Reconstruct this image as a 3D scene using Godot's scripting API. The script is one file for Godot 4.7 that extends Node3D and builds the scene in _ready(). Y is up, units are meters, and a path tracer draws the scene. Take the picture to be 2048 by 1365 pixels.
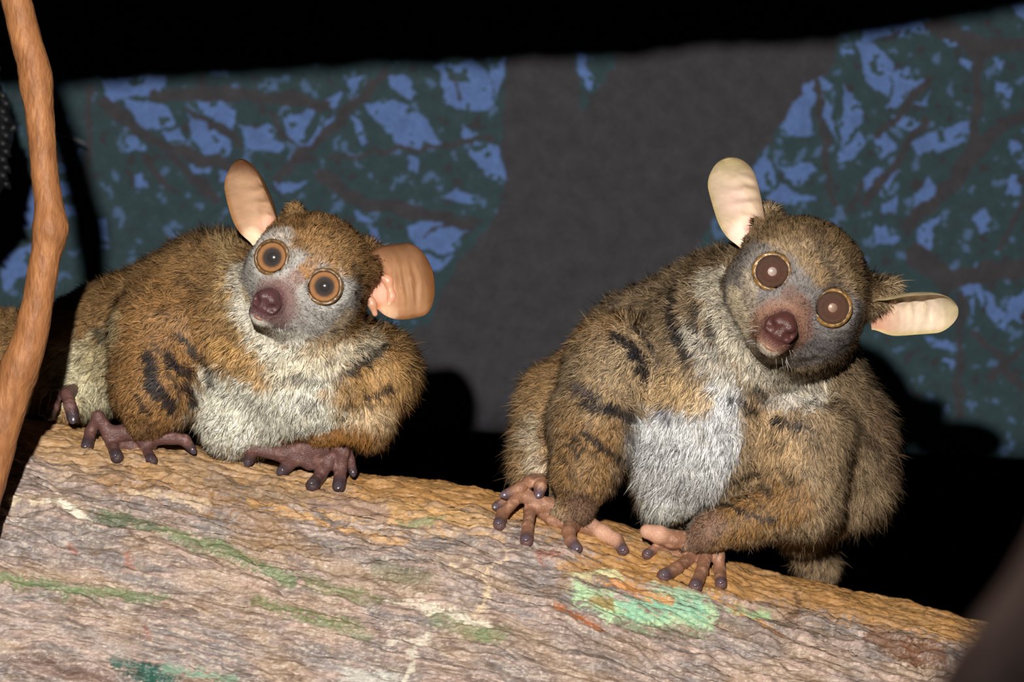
extends Node3D
# Two bush babies on a painted log in front of a mural, lit by one camera flash.
# Lengths in the builders are counted in units of a quarter millimetre (S); W() turns them into metres.
const S := 0.00025
const D := 4800.0            # camera distance to the plane z = 0, in units
const LIFT := 1.1            # height of the lens above the floor, metres
const WALL_Z := -2000.0

var rng := RandomNumberGenerator.new()
var n_a := FastNoiseLite.new()
var n_b := FastNoiseLite.new()
var n_c := FastNoiseLite.new()

func P(px: float, py: float, z: float) -> Vector3:
	var k := (D - z) / D
	return Vector3((px - 1024.0) * k, (682.5 - py) * k, z)

func W(v: Vector3) -> Vector3:
	return v * S + Vector3(0, LIFT, 0)

func rgb(r: float, g: float, b: float) -> Color:
	return Color(r / 255.0, g / 255.0, b / 255.0).srgb_to_linear()

func tag(o: Node3D, label: String, category: String, group := "") -> void:
	o.set_meta("label", label)
	o.set_meta("category", category)
	if group:
		o.set_meta("group", group)

func base_node(called: String, at: Vector3, parent: Node = null) -> Node3D:
	var o := Node3D.new()
	o.name = called
	if parent == null:
		add_child(o, true)
	else:
		parent.add_child(o, true)
	o.position = at
	return o

func put(called: String, m: Mesh, mat: Material, parent: Node = null) -> MeshInstance3D:
	var o := MeshInstance3D.new()
	o.name = called
	o.mesh = m
	if mat:
		o.material_override = mat
	if parent == null:
		add_child(o, true)
	else:
		parent.add_child(o, true)
	return o

func mat(col: Color, rough: float, spec := 0.5, vertex := false) -> StandardMaterial3D:
	var m := StandardMaterial3D.new()
	m.albedo_color = Color.WHITE if vertex else col.linear_to_srgb()
	m.roughness = rough
	m.metallic_specular = spec
	m.vertex_color_use_as_albedo = vertex
	return m

func noise_texture(frequency: float, seed_: int, octaves: int, lo: Color, hi: Color, size := 512) -> NoiseTexture2D:
	var f := FastNoiseLite.new()
	f.noise_type = FastNoiseLite.TYPE_SIMPLEX
	f.seed = seed_
	f.frequency = frequency
	f.fractal_octaves = octaves
	var t := NoiseTexture2D.new()
	t.width = size
	t.height = size
	t.seamless = true
	t.noise = f
	var g := Gradient.new()
	g.set_color(0, lo)
	g.set_color(1, hi)
	t.color_ramp = g
	return t

# ---------------------------------------------------------------- meshes
class Geo:
	var v := PackedVector3Array()
	var n := PackedVector3Array()
	var c := PackedColorArray()
	var uv := PackedVector2Array()
	var i := PackedInt32Array()
	func smooth() -> void:
		n = PackedVector3Array()
		n.resize(v.size())
		for k in range(0, i.size(), 3):
			var a := v[i[k]]
			var f := (v[i[k + 2]] - a).cross(v[i[k + 1]] - a)
			n[i[k]] += f
			n[i[k + 1]] += f
			n[i[k + 2]] += f
		for k in n.size():
			n[k] = n[k].normalized()
	func arrays(base: Vector3, s: float) -> Array:
		var w := PackedVector3Array()
		w.resize(v.size())
		for k in v.size():
			w[k] = (v[k] - base) * s
		var a := []
		a.resize(Mesh.ARRAY_MAX)
		a[Mesh.ARRAY_VERTEX] = w
		a[Mesh.ARRAY_NORMAL] = n
		if c.size() == v.size():
			a[Mesh.ARRAY_COLOR] = c
		if uv.size() == v.size():
			a[Mesh.ARRAY_TEX_UV] = uv
		a[Mesh.ARRAY_INDEX] = i
		return a
	func mesh(base: Vector3, s: float) -> ArrayMesh:
		var m := ArrayMesh.new()
		m.add_surface_from_arrays(Mesh.PRIMITIVE_TRIANGLES, arrays(base, s))
		return m
	# rows of equal length; closed joins the last column to the first; flip turns the faces over
	func grid(rows: int, columns: int, first: int, closed: bool, flip: bool) -> void:
		var last := columns if closed else columns - 1
		for r in rows - 1:
			for q in last:
				var a := first + r * columns + q
				var b := first + r * columns + (q + 1) % columns
				var d := a + columns
				var e := b + columns
				if flip:
					i.append_array([a, d, b, b, d, e])
				else:
					i.append_array([a, b, d, b, e, d])

# a field of tapered capsules and ellipsoids joined smoothly
class Field:
	var a := PackedVector3Array()
	var ba := PackedVector3Array()
	var il := PackedFloat32Array()
	var ra := PackedFloat32Array()
	var rb := PackedFloat32Array()
	var ec := PackedVector3Array()
	var em: Array[Basis] = []
	var er := PackedFloat32Array()
	var cut := PackedVector3Array()
	var cut_r := PackedFloat32Array()
	var k := 24.0
	func cone(p: Vector3, r: float, q: Vector3, s: float) -> void:
		a.append(p)
		ba.append(q - p)
		il.append(1.0 / maxf((q - p).length_squared(), 1e-6))
		ra.append(r)
		rb.append(s - r)
	func ellipsoid(c: Vector3, axes: Basis, r: Vector3) -> void:
		ec.append(c)
		em.append(Basis.from_scale(Vector3(1.0 / r.x, 1.0 / r.y, 1.0 / r.z)) * axes.transposed())
		er.append(minf(r.x, minf(r.y, r.z)))
	func one(p: Vector3, j: int) -> float:
		if j < 1000:
			var pa := p - a[j]
			var h := clampf(pa.dot(ba[j]) * il[j], 0.0, 1.0)
			return (pa - ba[j] * h).length() - ra[j] - rb[j] * h
		return ((em[j - 1000] * (p - ec[j - 1000])).length() - 1.0) * er[j - 1000]
	func all() -> PackedInt32Array:
		var o := PackedInt32Array()
		for j in a.size():
			o.append(j)
		for j in ec.size():
			o.append(1000 + j)
		return o
	func at(p: Vector3, list: PackedInt32Array) -> float:
		var d := 1e6
		for j in list:
			var e := one(p, j)
			var h := maxf(k - absf(d - e), 0.0) / k
			d = minf(d, e) - h * h * k * 0.25
		for j in cut.size():
			var e := cut_r[j] - p.distance_to(cut[j])
			var h := maxf(8.0 - absf(d - e), 0.0) / 8.0
			d = maxf(d, e) + h * h * 2.0
		return d
	func front(px: float, py: float, owner: Node) -> Vector3:   # first point of the surface in that direction
		var list := all()
		var z := 420.0
		for t in 90:
			var p: Vector3 = owner.P(px, py, z)
			var d := at(p, list)
			if d < 1.0:
				return p
			z -= maxf(d, 1.0)
			if z < -1300.0:
				break
		return owner.P(px, py, -100.0)
	func mesh(lo: Vector3, hi: Vector3, cell: float) -> Geo:
		var bx := int(ceil((hi.x - lo.x) / cell / 4.0)) + 1
		var by := int(ceil((hi.y - lo.y) / cell / 4.0)) + 1
		var bz := int(ceil((hi.z - lo.z) / cell / 4.0)) + 1
		var nx := bx * 4
		var ny := by * 4
		var nz := bz * 4
		var val := PackedFloat32Array()
		val.resize(nx * ny * nz)
		var live := PackedInt32Array()
		var list := all()
		var half := cell * 4.0 * 0.8661
		var near := PackedInt32Array()
		var ds := PackedFloat32Array()
		ds.resize(list.size())
		for z in bz:
			for y in by:
				for x in bx:
					var o := lo + Vector3(x, y, z) * cell * 4.0
					var c := o + Vector3(1.5, 1.5, 1.5) * cell
					var least := 1e6
					for j in list.size():
						ds[j] = one(c, list[j])
						least = minf(least, ds[j])
					var skip := false
					if least > half + cell + k * 0.6:
						skip = true
					var start := (z * 4 * ny + y * 4) * nx + x * 4
					var d := least
					if not skip:
						d = at(c, list)
						if absf(d) > half + cell + (6.0 if d < 0.0 else 0.0) and cut.size() == 0:
							skip = true
						elif absf(d) > half + cell + 60.0:
							skip = true
					if skip:
						for q in 4:
							for r in 4:
								var s := start + (q * ny + r) * nx
								val[s] = d
								val[s + 1] = d
								val[s + 2] = d
								val[s + 3] = d
						continue
					near.clear()
					for j in list.size():
						if ds[j] < least + k + 2.0 * half:
							near.append(list[j])
					live.append((z * by + y) * bx + x)
					for q in 4:
						for r in 4:
							var s := start + (q * ny + r) * nx
							for t in 4:
								val[s + t] = at(o + Vector3(t, r, q) * cell, near)
		var g := Geo.new()
		var index := PackedInt32Array()
		index.resize(nx * ny * nz)
		index.fill(-1)
		var step := [0, 1, nx, nx + 1, nx * ny, nx * ny + 1, nx * ny + nx, nx * ny + nx + 1]
		var ends := PackedInt32Array([0, 1, 2, 3, 4, 5, 6, 7, 0, 2, 1, 3, 4, 6, 5, 7, 0, 4, 1, 5, 2, 6, 3, 7])
		var offs := PackedVector3Array([Vector3(0, 0, 0), Vector3(1, 0, 0), Vector3(0, 1, 0), Vector3(1, 1, 0), Vector3(0, 0, 1), Vector3(1, 0, 1), Vector3(0, 1, 1), Vector3(1, 1, 1)])
		var v8 := PackedFloat32Array()
		v8.resize(8)
		for b in live:
			var x0 := (b % bx) * 4
			var y0 := ((b / bx) % by) * 4
			var z0 := (b / (bx * by)) * 4
			for z in range(z0, mini(z0 + 4, nz - 1)):
				for y in range(y0, mini(y0 + 4, ny - 1)):
					for x in range(x0, mini(x0 + 4, nx - 1)):
						var s := (z * ny + y) * nx + x
						var inside := 0
						for t in 8:
							v8[t] = val[s + step[t]]
							if v8[t] < 0.0:
								inside += 1
						if inside == 0 or inside == 8:
							continue
						var sum := Vector3.ZERO
						var count := 0
						for t in range(0, 24, 2):
							var p := ends[t]
							var q := ends[t + 1]
							if (v8[p] < 0.0) != (v8[q] < 0.0):
								sum += offs[p].lerp(offs[q], v8[p] / (v8[p] - v8[q]))
								count += 1
						index[s] = g.v.size()
						g.v.append(lo + (Vector3(x, y, z) + sum / count) * cell)
		for b in live:
			var x0 := (b % bx) * 4
			var y0 := ((b / bx) % by) * 4
			var z0 := (b / (bx * by)) * 4
			for z in range(maxi(z0, 1), mini(z0 + 4, nz - 1)):
				for y in range(maxi(y0, 1), mini(y0 + 4, ny - 1)):
					for x in range(maxi(x0, 1), mini(x0 + 4, nx - 1)):
						var s := (z * ny + y) * nx + x
						var w := val[s] < 0.0
						if w != (val[s + 1] < 0.0):
							quad(g, index[s], index[s - nx], index[s - nx - nx * ny], index[s - nx * ny], w)
						if w != (val[s + nx] < 0.0):
							quad(g, index[s], index[s - nx * ny], index[s - nx * ny - 1], index[s - 1], w)
						if w != (val[s + nx * ny] < 0.0):
							quad(g, index[s], index[s - 1], index[s - 1 - nx], index[s - nx], w)
		g.smooth()
		return g
	func quad(g: Geo, p: int, q: int, r: int, s: int, w: bool) -> void:
		if p < 0 or q < 0 or r < 0 or s < 0:
			return
		if w:
			g.i.append_array([p, r, q, p, s, r])
		else:
			g.i.append_array([p, q, r, p, r, s])

func tube(path: PackedVector3Array, radii: PackedFloat32Array, sides: int, rough: float, freq: float, g: Geo = null) -> Geo:
	if g == null:
		g = Geo.new()
	var first := g.v.size()
	var count := path.size()
	var side := Vector3.RIGHT
	for k in count:
		var t := (path[mini(k + 1, count - 1)] - path[maxi(k - 1, 0)]).normalized()
		if k == 0:
			side = t.cross(Vector3(0.3, 0.2, 0.9)).normalized()
		side = (side - t * side.dot(t)).normalized()
		var up := side.cross(t)
		for q in sides:
			var w := TAU * q / sides
			var dirn := side * cos(w) + up * sin(w)
			var r := radii[k]
			var p := path[k] + dirn * r
			if rough > 0.0:
				p += dirn * n_a.get_noise_3dv(p * freq) * rough
			g.v.append(p)
	g.grid(count, sides, first, true, true)
	for cap in [0, count - 1]:
		var m := g.v.size()
		g.v.append(path[cap])
		for q in sides:
			var p: int = first + cap * sides + q
			var o: int = first + cap * sides + (q + 1) % sides
			if cap == 0:
				g.i.append_array([m, o, p])
			else:
				g.i.append_array([m, p, o])
	return g

func smooth_path(points: Array, each: int) -> PackedVector3Array:
	var out := PackedVector3Array()
	for k in points.size() - 1:
		var p0: Vector3 = points[maxi(k - 1, 0)]
		var p1: Vector3 = points[k]
		var p2: Vector3 = points[k + 1]
		var p3: Vector3 = points[mini(k + 2, points.size() - 1)]
		for t in each:
			out.append(p1.cubic_interpolate(p2, p0, p3, float(t) / each))
	out.append(points[-1])
	return out

# ---------------------------------------------------------------- the log
const RIDGE := [[-500.0, 762.0], [-200.0, 806.0], [60.0, 842.0], [340.0, 882.0], [560.0, 922.0], [720.0, 948.0], [860.0, 962.0], [1000.0, 988.0], [1150.0, 1025.0], [1290.0, 1066.0], [1480.0, 1128.0], [1650.0, 1170.0], [1800.0, 1203.0], [1940.0, 1240.0], [2300.0, 1335.0], [2700.0, 1440.0]]
const LOG_R := 600.0
const LOG_Z := -200.0

func ridge(px: float) -> float:
	for k in RIDGE.size() - 1:
		if px <= RIDGE[k + 1][0]:
			var t: float = (px - RIDGE[k][0]) / (RIDGE[k + 1][0] - RIDGE[k][0])
			var lo: float = RIDGE[k][1]
			var hi: float = RIDGE[k + 1][1]
			var before: float = RIDGE[maxi(k - 1, 0)][1]
			var after: float = RIDGE[mini(k + 2, RIDGE.size() - 1)][1]
			return lerpf(lerpf(lo, hi, t), cubic_interpolate(lo, hi, before, after, t), 0.5)
	return RIDGE[-1][1]

func log_z(px: float, py: float) -> float:
	var v := maxf(py - ridge(px), 6.0)
	var co := 1.0 - v / LOG_R
	return LOG_Z + LOG_R * sqrt(maxf(1.0 - co * co, 0.0))

class Marks:   # painted or grown patches: thick lines with a colour each, looked up through a coarse grid
	var a := PackedVector3Array()
	var b := PackedVector3Array()
	var r := PackedFloat32Array()
	var c := PackedColorArray()
	var f := PackedFloat32Array()
	var bins := {}
	const CELL := 70.0
	func add(p: Vector3, q: Vector3, radius: float, colour: Color, strength: float) -> void:
		var n := a.size()
		a.append(p)
		b.append(q)
		r.append(radius)
		c.append(colour)
		f.append(strength)
		var pad := radius * 1.3 + 10.0
		for x in range(floori((minf(p.x, q.x) - pad) / CELL), floori((maxf(p.x, q.x) + pad) / CELL) + 1):
			for y in range(floori((minf(p.y, q.y) - pad) / CELL), floori((maxf(p.y, q.y) + pad) / CELL) + 1):
				var key := x * 4096 + y
				if not bins.has(key):
					bins[key] = PackedInt32Array()
				bins[key].append(n)
	func over(p: Vector3, col: Color, jitter: float) -> Color:
		var key := floori(p.x / CELL) * 4096 + floori(p.y / CELL)
		if not bins.has(key):
			return col
		for n in bins[key]:
			var ab := b[n] - a[n]
			var h := clampf((p - a[n]).dot(ab) / maxf(ab.length_squared(), 1e-4), 0.0, 1.0)
			var d := p.distance_to(a[n] + ab * h) / r[n] + jitter
			if d < 1.0:
				col = col.lerp(c[n], f[n] * smoothstep(1.0, 0.55, d))
		return col

func build_log() -> void:
	var along := FastNoiseLite.new()
	along.seed = 11
	along.frequency = 1.0
	along.fractal_octaves = 4
	var rdg := FastNoiseLite.new()
	rdg.seed = 5
	rdg.frequency = 1.0
	rdg.fractal_type = FastNoiseLite.FRACTAL_RIDGED
	rdg.fractal_octaves = 3
	var fine := FastNoiseLite.new()
	fine.seed = 23
	fine.frequency = 1.0
	fine.fractal_octaves = 2
	var m := Marks.new()
	var green := rgb(116, 136, 96)
	var pale_green := rgb(150, 172, 138)
	var cream := rgb(226, 204, 172)
	var orange := rgb(184, 138, 84)
	var strokes := [
		[[60, 880, 300, 940, 560, 985, 900, 1010], 42, rgb(192, 150, 98), 0.5],
		[[720, 965, 1000, 1000, 1200, 1090, 1300, 1120], 34, rgb(188, 140, 84), 0.7],
		[[1230, 1110, 1440, 1160, 1700, 1200, 1900, 1260], 44, orange, 0.75],
		[[1150, 1140, 1300, 1150, 1460, 1180], 34, orange, 0.85],
		[[620, 1010, 860, 1030, 980, 1050], 26, rgb(214, 170, 112), 0.6],
		[[420, 960, 640, 1000], 16, rgb(120, 108, 100), 0.6],
		[[640, 1000, 760, 1020], 20, rgb(138, 120, 124), 0.6],
		[[210, 1036, 330, 1062, 440, 1096, 520, 1132, 575, 1160], 15, green, 0.8],
		[[180, 1040, 300, 1050], 18, rgb(96, 100, 86), 0.7],
		[[-20, 1152, 50, 1165, 150, 1178, 330, 1196], 14, green, 0.75],
		[[520, 1206, 610, 1232, 720, 1255], 12, rgb(110, 122, 74), 0.7],
		[[620, 1170, 720, 1190], 15, rgb(120, 135, 88), 0.5],
		[[610, 1160, 760, 1200, 800, 1205], 14, rgb(116, 118, 80), 0.45],
		[[860, 1222, 960, 1258, 1010, 1272], 17, rgb(112, 130, 88), 0.6],
		[[760, 1140, 860, 1165], 18, rgb(112, 118, 90), 0.5],
		[[800, 1042, 880, 1036], 10, rgb(124, 146, 112), 0.7],
		[[245, 1332, 300, 1346, 340, 1362], 17, rgb(46, 92, 80), 0.85],
		[[330, 1338, 400, 1350, 470, 1362], 10, rgb(126, 160, 138), 0.8],
		[[640, 1250, 730, 1275], 14, green, 0.5],
		[[1165, 1188, 1230, 1222, 1330, 1240, 1420, 1235], 26, rgb(178, 210, 166), 0.9],
		[[1290, 1192, 1360, 1196, 1410, 1208], 20, rgb(172, 206, 174), 0.85],
		[[1260, 1215, 1330, 1218, 1400, 1224], 22, rgb(146, 196, 166), 0.9],
		[[1470, 1230, 1540, 1232], 14, rgb(160, 196, 148), 0.8],
		[[1150, 1160, 1200, 1145, 1230, 1150], 12, rgb(214, 214, 168), 0.75],
		[[1180, 1200, 1215, 1205], 12, rgb(160, 110, 40), 0.7],
		[[1105, 1215, 1160, 1236, 1205, 1260], 8, rgb(170, 104, 62), 0.85],
		[[1230, 1170, 1330, 1200], 10, rgb(206, 142, 80), 0.8],
		[[1430, 1200, 1530, 1255, 1560, 1275], 8, rgb(214, 160, 104), 0.85],
		[[1005, 1095, 985, 1140, 960, 1190, 945, 1230], 6, cream, 0.85],
		[[860, 1130, 900, 1128, 960, 1150], 7, cream, 0.8],
		[[785, 1208, 860, 1205, 930, 1235, 970, 1246], 9, rgb(222, 214, 196), 0.85],
		[[850, 1270, 835, 1310, 800, 1370], 11, rgb(216, 208, 192), 0.85],
		[[780, 1282, 850, 1266], 7, rgb(216, 206, 192), 0.8],
		[[100, 1008, 140, 1020, 185, 1048], 8, rgb(232, 226, 208), 0.85],
		[[20, 1005, 90, 1014], 6, rgb(226, 212, 180), 0.8],
		[[690, 1350, 780, 1360], 20, rgb(206, 204, 196), 0.7],
		[[140, 1095, 160, 1112], 7, rgb(166, 108, 92), 0.6],
		[[255, 1110, 262, 1130], 5, rgb(168, 110, 94), 0.6],
		[[290, 1255, 304, 1280], 5, rgb(168, 112, 94), 0.6],
		[[1075, 1115, 1110, 1110], 10, rgb(168, 86, 58), 0.5],
		[[1600, 1205, 1590, 1232], 12, rgb(104, 78, 62), 0.8],
		[[1560, 1250, 1640, 1262, 1700, 1270], 14, rgb(128, 108, 92), 0.6],
		[[1745, 1270, 1820, 1300, 1880, 1310], 20, rgb(112, 74, 50), 0.75],
		[[1470, 1250, 1580, 1290], 18, rgb(122, 106, 96), 0.55],
		[[1230, 1250, 1330, 1262, 1400, 1270], 16, rgb(112, 98, 88), 0.6],
		[[1180, 1290, 1260, 1330], 26, rgb(134, 118, 106), 0.6],
		[[1090, 1180, 1140, 1160], 20, rgb(136, 112, 92), 0.6],
		[[0, 1240, 260, 1300], 30, rgb(186, 168, 158), 0.4],
		[[40, 1330, 220, 1365], 26, rgb(128, 100, 92), 0.5],
		[[480, 1080, 620, 1100], 24, rgb(150, 118, 78), 0.5],
		[[230, 960, 420, 1000, 560, 1050], 30, rgb(150, 112, 72), 0.5],
		[[260, 985, 420, 1010], 8, cream, 0.6],
		[[500, 1000, 700, 1060, 820, 1085], 7, rgb(216, 168, 110), 0.7],
	]
	for s in strokes:
		for k in range(0, s[0].size() - 2, 2):
			m.add(Vector3(s[0][k], s[0][k + 1], 0), Vector3(s[0][k + 2], s[0][k + 3], 0), s[1], s[2], s[3])
	var tan_ := rgb(204, 164, 114)
	var honey := rgb(178, 128, 72)
	var umber := rgb(134, 94, 54)
	var mauve := rgb(164, 149, 142)
	var stone := rgb(146, 130, 124)
	var dark := rgb(104, 86, 74)
	var pale := rgb(218, 202, 186)
	var pink := rgb(188, 162, 150)
	var g := Geo.new()
	# columns along the log, rows round it; the rows are close together where they face the light
	var xs := PackedFloat32Array()
	var x := -420.0
	while x < 2600.0:
		xs.append(x)
		x += 3.1 if x > -40.0 and x < 2070.0 else 12.0
	var angles := PackedFloat32Array()
	var w := -0.35
	while w < TAU - 0.36:
		angles.append(w)
		w += 0.0052 if w > -0.02 and w < 1.75 else 0.07
	var rows := xs.size()
	var cols := angles.size()
	for r in rows:
		var px := xs[r]
		var top := ridge(px)
		for q in cols:
			var an := angles[q]
			var py := top + LOG_R * (1.0 - cos(an))
			var v := LOG_R * an          # arc length below the ridge
			var flow := v + 22.0 * along.get_noise_2d(px * 0.0025, v * 0.004) - (px - 1000.0) * 0.05
			var streak := along.get_noise_3d(px * 0.007, flow * 0.045, 3.0)
			var st2 := fine.get_noise_3d(px * 0.02, flow * 0.16, 7.0)
			var blot := along.get_noise_3d(px * 0.011, v * 0.016, 9.0)
			var crack := rdg.get_noise_3d(px * 0.006, flow * 0.028, 1.0)
			var speck := fine.get_noise_3d(px * 0.11, v * 0.17, 5.0)
			var low := smoothstep(90.0, 260.0, v + blot * 110.0 - maxf(px - 1200.0, 0.0) * 0.06)
			var rough := 0.35 + 0.65 * low
			var depth := blot * 11.0 + streak * 10.0 * rough + st2 * 1.7 + speck * 1.2 * rough - maxf(crack - 0.45, 0.0) * 18.0 * rough + along.get_noise_2d(px * 0.002, v * 0.006) * 16.0 * low
			var col := tan_.lerp(honey, smoothstep(-0.25, 0.35, streak + 0.3 * blot))
			col = col.lerp(umber, 0.6 * smoothstep(0.12, 0.5, st2 + 0.5 * streak))
			col = col.lerp(pale, 0.6 * smoothstep(0.15, 0.5, -st2 - 0.4 * streak))
			var co2 := mauve.lerp(stone, smoothstep(-0.15, 0.2, blot))
			var far := along.get_noise_3d(px * 0.004, flow * 0.009, 21.0)
			co2 = co2.lerp(rgb_grey, 0.85 * smoothstep(0.02, 0.3, far))
			co2 = co2.lerp(rgb_sand, 0.35 * smoothstep(0.02, 0.3, -far))
			co2 = co2.lerp(pink, 0.7 * smoothstep(0.05, 0.4, streak))
			co2 = co2.lerp(dark, 0.6 * smoothstep(0.1, 0.5, st2 + 0.35 * blot - 0.2 * streak))
			co2 = co2.lerp(pale, 0.55 * smoothstep(0.18, 0.5, -st2 + 0.5 * speck))
			co2 = co2.lerp(rgb_olive, 0.7 * smoothstep(330.0, 220.0, v + 60.0 * blot) * smoothstep(-0.3, 0.25, streak + 0.4 * far))
			co2 = co2.lerp(rgb_umber, 0.4 * smoothstep(0.2, 0.5, -streak - blot * 0.4))
			col = col.lerp(co2, low)
			var bend := along.get_noise_3d(px * 0.012, v * 0.012, 31.0) * 26.0
			col = m.over(Vector3(px + bend, py + bend * 0.6, 0), col, 0.9 * st2 + 0.8 * speck + 0.5 * streak + 0.3 * blot)
			var k := 1.0 + 0.14 * speck + 0.10 * st2
			var rad := LOG_R + depth
			g.v.append(P(px, top + LOG_R - rad * cos(an), LOG_Z + rad * sin(an)))
			g.c.append(Color(col.r * k, col.g * k, col.b * k))
	g.grid(rows, cols, 0, true, false)
	for cap in [0, rows - 1]:
		var mid := g.v.size()
		g.v.append(P(xs[cap], ridge(xs[cap]) + LOG_R, LOG_Z))
		g.c.append(honey)
		for q in cols:
			var a: int = cap * cols + q
			var b: int = cap * cols + (q + 1) % cols
			if cap == 0:
				g.i.append_array([mid, b, a])
			else:
				g.i.append_array([mid, a, b])
	g.smooth()
	var mt := mat(Color.WHITE, 0.62, 0.38, true)
	mt.albedo_texture = noise_texture(0.03, 31, 5, Color(0.8, 0.79, 0.78), Color(1, 1, 1))
	mt.uv1_triplanar = true
	mt.uv1_scale = Vector3(14, 30, 14)
	mt.roughness_texture = noise_texture(0.02, 8, 3, Color(0.5, 0.5, 0.5), Color(1, 1, 1))
	mt.heightmap_enabled = true
	mt.heightmap_texture = noise_texture(0.035, 77, 5, Color.BLACK, Color.WHITE)
	mt.heightmap_scale = 0.05
	var base := P(1024, 1700, LOG_Z)
	var o := put("tree_trunk", g.mesh(base, S), mt)
	o.position = W(base)
	tag(o, "big weathered tan and grey trunk with green stains, sloping across the bottom", "log")

var rgb_olive := rgb(148, 120, 86)
var rgb_grey := rgb(142, 136, 136)
var rgb_sand := rgb(196, 164, 126)
var rgb_umber := Color(0.20, 0.125, 0.06)

# ---------------------------------------------------------------- wall with its mural
func build_wall() -> void:
	var k := 0.42
	var x0 := -500.0
	var y0 := -500.0
	var wide := int(3050 * k)
	var high := int(1500 * k)
	var im := Image.create(wide, high, false, Image.FORMAT_L8)
	im.fill(Color8(0, 0, 0))
	var fill := func(pts: Array, ox: float, oy: float, sc: float, value: int) -> void:
		var q := PackedVector2Array()
		for n in range(0, pts.size(), 2):
			q.append(Vector2((pts[n] / sc + ox - x0) * k, (pts[n + 1] / sc + oy - y0) * k))
		var lo := 1e9
		var hi := -1e9
		for p in q:
			lo = minf(lo, p.y)
			hi = maxf(hi, p.y)
		for y in range(maxi(int(lo), 0), mini(int(hi) + 1, high)):
			var cross := []
			for n in q.size():
				var p := q[n]
				var r := q[(n + 1) % q.size()]
				if (p.y <= y + 0.5) != (r.y <= y + 0.5):
					cross.append(p.x + (y + 0.5 - p.y) / (r.y - p.y) * (r.x - p.x))
			cross.sort()
			for n in range(0, cross.size() - 1, 2):
				im.fill_rect(Rect2i(int(round(cross[n])), y, maxi(int(round(cross[n + 1])) - int(round(cross[n])), 1), 1), Color8(value, value, value))
	var line := func(pts: Array, width: float, ox: float, oy: float, sc: float, value: int) -> void:
		for n in range(0, pts.size() - 2, 2):
			var p := Vector2(pts[n], pts[n + 1])
			var r := Vector2(pts[n + 2], pts[n + 3])
			var s := (r - p).normalized().orthogonal() * width * 0.5
			var e := (r - p).normalized() * width * 0.2
			fill.call([p.x + s.x - e.x, p.y + s.y - e.y, r.x + s.x + e.x, r.y + s.y + e.y, r.x - s.x + e.x, r.y - s.y + e.y, p.x - s.x - e.x, p.y - s.y - e.y], ox, oy, sc, value)
	# 0 bark grey, 100 leaf, 200 sky
	fill.call([-500, -500, 1010, -500, 1008, 400, 905, 540, 860, 640, 720, 720, 700, 1000, -500, 1000], 0, 0, 1, 100)
	fill.call([1660, 135, 1860, -500, 2550, -500, 2550, 1000, 1740, 1000, 1720, 700, 1480, 560, 1385, 500, 1520, 300], 0, 0, 1, 100)
	fill.call([1135, 60, 1240, 60, 1225, 140, 1160, 222], 0, 0, 1, 100)
	fill.call([1150, 60, 1170, 120, 1188, 150, 1175, 178, 1155, 150], 0, 0, 1, 200)
	var left := [
		[100, 240, 400, 205, 410, 280, 260, 300, 150, 330], [210, 310, 420, 340, 440, 430, 330, 450, 260, 390], [520, 330, 640, 300, 740, 380, 720, 470, 640, 420],
		[510, 390, 600, 430, 710, 520, 690, 570, 590, 560, 520, 480], [740, 440, 880, 420, 950, 510, 920, 570, 800, 550], [940, 390, 1110, 360, 1050, 440, 1020, 540, 980, 480],
		[960, 590, 1080, 470, 1180, 370, 1060, 560, 980, 600], [1230, 210, 1320, 215, 1250, 290], [1130, 310, 1200, 290, 1200, 350, 1150, 370],
		[1300, 340, 1440, 300, 1540, 370, 1620, 420, 1670, 520, 1480, 530, 1400, 440], [1420, 210, 1480, 200, 1560, 280, 1540, 320, 1440, 260], [1240, 400, 1290, 410, 1340, 510, 1310, 520],
		[1630, 170, 1820, 130, 1880, 200, 1900, 350, 1760, 350, 1690, 330, 1650, 240], [1880, 180, 1950, 110, 1930, 260, 1900, 300], [1750, 440, 1840, 480, 1770, 510],
		[1790, 530, 1940, 510, 1945, 700, 1860, 640, 1800, 570], [1510, 570, 1550, 570, 1550, 650, 1520, 640], [1510, 890, 1600, 870, 1790, 910, 1720, 1010, 1560, 1010],
		[1670, 760, 1750, 700, 1830, 760, 1800, 800], [1270, 820, 1360, 850, 1340, 880, 1280, 860], [200, 480, 280, 470, 310, 540, 240, 560], [400, 450, 460, 450, 500, 510, 440, 510],
		[530, 600, 620, 620, 600, 650, 540, 640], [60, 860, 130, 870, 160, 1000, 80, 1010], [880, 700, 1050, 680, 1000, 740, 900, 730], [270, 640, 310, 640, 340, 720, 300, 720],
		[1560, 1030, 1720, 1030, 1600, 1110, 1560, 1080], [640, 640, 690, 640, 680, 700, 650, 700], [-90, 560, 20, 540, 30, 620, -60, 640], [-80, 700, 40, 690, 20, 740, -60, 760],
		[-340, 760, -180, 700, -100, 780, -200, 900, -340, 930], [-340, 1000, -160, 960, -200, 1100, -300, 1180, -340, 1180], [-60, 800, 20, 800, 10, 850, -60, 840], [-340, 880, -280, 860, -290, 950, -340, 960],
		[1880, 560, 1930, 540, 1930, 640], [1340, 900, 1380, 900, 1400, 960, 1360, 980],
	]
	for p in left:
		fill.call(p, 150, 60, 2.2756, 200)
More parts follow.
